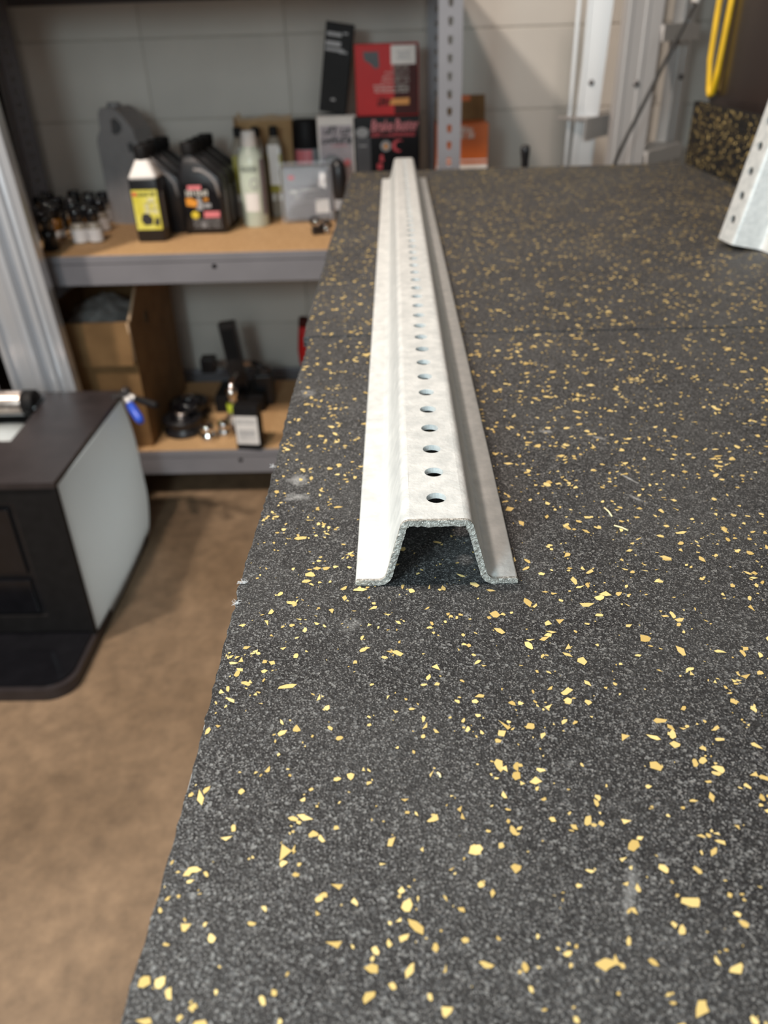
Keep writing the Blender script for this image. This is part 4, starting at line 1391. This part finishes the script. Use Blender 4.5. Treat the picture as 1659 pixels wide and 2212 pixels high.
G().lathe([(0.0001, -0.425), (0.024, -0.425), (0.026, -0.42), (0.026, -0.20), (0.024, -0.196), (0.0001, -0.196)], 28, (0, 0.360, hz + 0.008), 'x', False).build('roller', TARNISH, case, 'silver metal roller')
G().lathe([(0.028, -0.197), (0.030, -0.195), (0.030, -0.172), (0.028, -0.170), (0.0001, -0.170)], 24, (0, 0.360, hz + 0.006), 'x', False).build('roller_end', BLACKM, case)
g = G().lathe([(0.0001, 0), (1, 0), (1, 0.004), (0.0001, 0.004)], 32, closed=False)
g.v = [(-0.240 + v[0] * 0.072, 0.312 + v[1] * 0.050, hz - 0.0468 + v[2]) for v in g.v]
g.build('oval_window', WHITEP, case, 'white oval window')
# white curved side panel, its rear edge bowing out
vs = []
fs = []
nu, nv = 16, 14
for j in range(nv + 1):
    z = 0.012 + (hz - 0.024) * j / nv
    q = j / nv
    for i in range(nu + 1):
        u = i / nu
        bow = 0.006 * math.sin(u * math.pi) + 0.020 * (u ** 3) * math.sin(math.pi * min(1, (1 - q) * 1.0)) * (1 if q < 0.5 else 1)
        yr = 0.418 - 0.016 * math.exp(-((q - 0.52) / 0.2) ** 2)
        vs.append((0.0005 + bow, 0.004 + (yr - 0.004) * u, z))
for j in range(nv):
    for i in range(nu):
        a = j * (nu + 1) + i
        fs.append((a, a + 1, a + nu + 2, a + nu + 1))
g = G().add(vs, fs, True)
sp = g.build('side_panel', WHITEP, case, 'white side panel')
G().bbox(-0.010, 0.002, -0.006, 0.006, 0.010, hz - 0.012, b=0.002).build('corner_trim', BLACKM, case)
# stepped base
def rr(x0, x1, y0, y1, r, n=8):
    out = []
    for cx, cy, a0 in ((x1 - r, y1 - r, 0), (x0 + r, y1 - r, 90), (x0 + r, y0 + r, 180), (x1 - r, y0 + r, 270)):
        for i in range(n + 1):
            a = math.radians(a0 + 90 * i / n)
            out.append((cx + r * math.cos(a), cy + r * math.sin(a)))
    return out
g = G().prism(rr(-0.445, 0.004, -0.172, 0.43, 0.055), [], 0.0, 0.026, lambda u, v, q: (u, v, q))
base = g.build('base', BROWNBK, case)
G().prism(rr(-0.44, -0.006, -0.160, 0.42, 0.05), [], 0.026, 0.030, lambda u, v, q: (u, v, q)).build('base_pad', BLACKG, base)

# spring clamp on the rear corner of the case
t = thing('spring_clamp', 'spring clamp with blue grip on the rear corner of the black case', 'clamp', (-0.640, 1.688, FLOOR + hz))
G().bbox(-0.020, 0.012, -0.008, 0.008, 0.0005, 0.006, b=0.0015).build('jaw', GUNM, t)
G().tube([(0.008, 0.0, 0.004), (0.020, -0.012, -0.004), (0.026, -0.020, -0.012)], [0.006, 0.008, 0.008], 10).build('lever', ALU, t)
G().tube([(0.024, -0.018, -0.010), (0.032, -0.028, -0.017), (0.050, -0.048, -0.034), (0.056, -0.055, -0.040)], [0.008, 0.0105, 0.0105, 0.007], 12).build('grip', BLUE, t, 'blue vinyl grip')
G().tube([(0.008, 0.0, 0.004), (0.030, -0.010, 0.003), (0.044, -0.018, 0.000)], [0.006, 0.007, 0.006], 10).build('lever', ALU, t)
G().tube([(0.040, -0.016, 0.001), (0.052, -0.022, 0.000), (0.090, -0.042, -0.004), (0.096, -0.045, -0.005)], [0.007, 0.0085, 0.0085, 0.006], 12).build('grip', BLACKM, t, 'black grip')
G().lathe([(0.010, -0.010), (0.011, -0.008), (0.011, 0.008), (0.010, 0.010)], 14, (0.014, -0.002, 0.0115), 'y').build('spring', GUNM, t)

# ------------------------------------------------------------------ small litter on the mats
def lint(name, loc, n, r, seed, label):
    R = random.Random(seed)
    g = G()
    for i in range(n):
        p = Vector((0, 0, 0.0008))
        d = Vector((R.gauss(0, 1), R.gauss(0, 1), R.gauss(0, 0.5))).normalized()
        pts = [p]
        for k in range(6):
            d = (d + Vector((R.gauss(0, 0.5), R.gauss(0, 0.5), R.gauss(0, 0.4)))).normalized()
            p = p + d * r / 5
            p.z = max(p.z, 0.0003)
            pts.append(p.copy())
        g.tube(pts, 0.00005, 4)
    o = tag(g.build(name, LINT), label, 'lint', 'lint on the mat edge')
    o.location = loc
    return o


lint('lint_tuft', (-0.0760, 0.304, 0.0), 26, 0.0026, 1, 'larger white lint tuft snagged on the near mat edge')
lint('lint_tuft', (-0.0763, 0.2885, 0.0), 22, 0.0024, 2, 'small white lint tuft on the near mat edge, closest to the viewer')
lint('lint_tuft', (-0.0765, 0.4225, 0.0), 16, 0.0024, 3, 'white lint tuft on the near mat edge farther back')
SL = [((0.1095, 0.3670), (0.1115, 0.3580), 'straw-coloured sliver lying to the right of the channel'),
      ((0.1105, 0.3490), (0.1165, 0.3440), 'second pale sliver nearer the viewer, right of the channel'),
      ((0.0110, 0.1900), (0.0120, 0.1880), 'tiny pale sliver on the mat in front of the channel')]
for k, (a, b_, lab) in enumerate(SL):
    g = G().tube([(a[0], a[1], 0.0006), ((a[0] + b_[0]) / 2 + 0.0003, (a[1] + b_[1]) / 2, 0.0009), (b_[0], b_[1], 0.0006)], 0.00045, 6)
    tag(g.build('sliver', STRAW), lab, 'sliver', 'slivers on the mat')
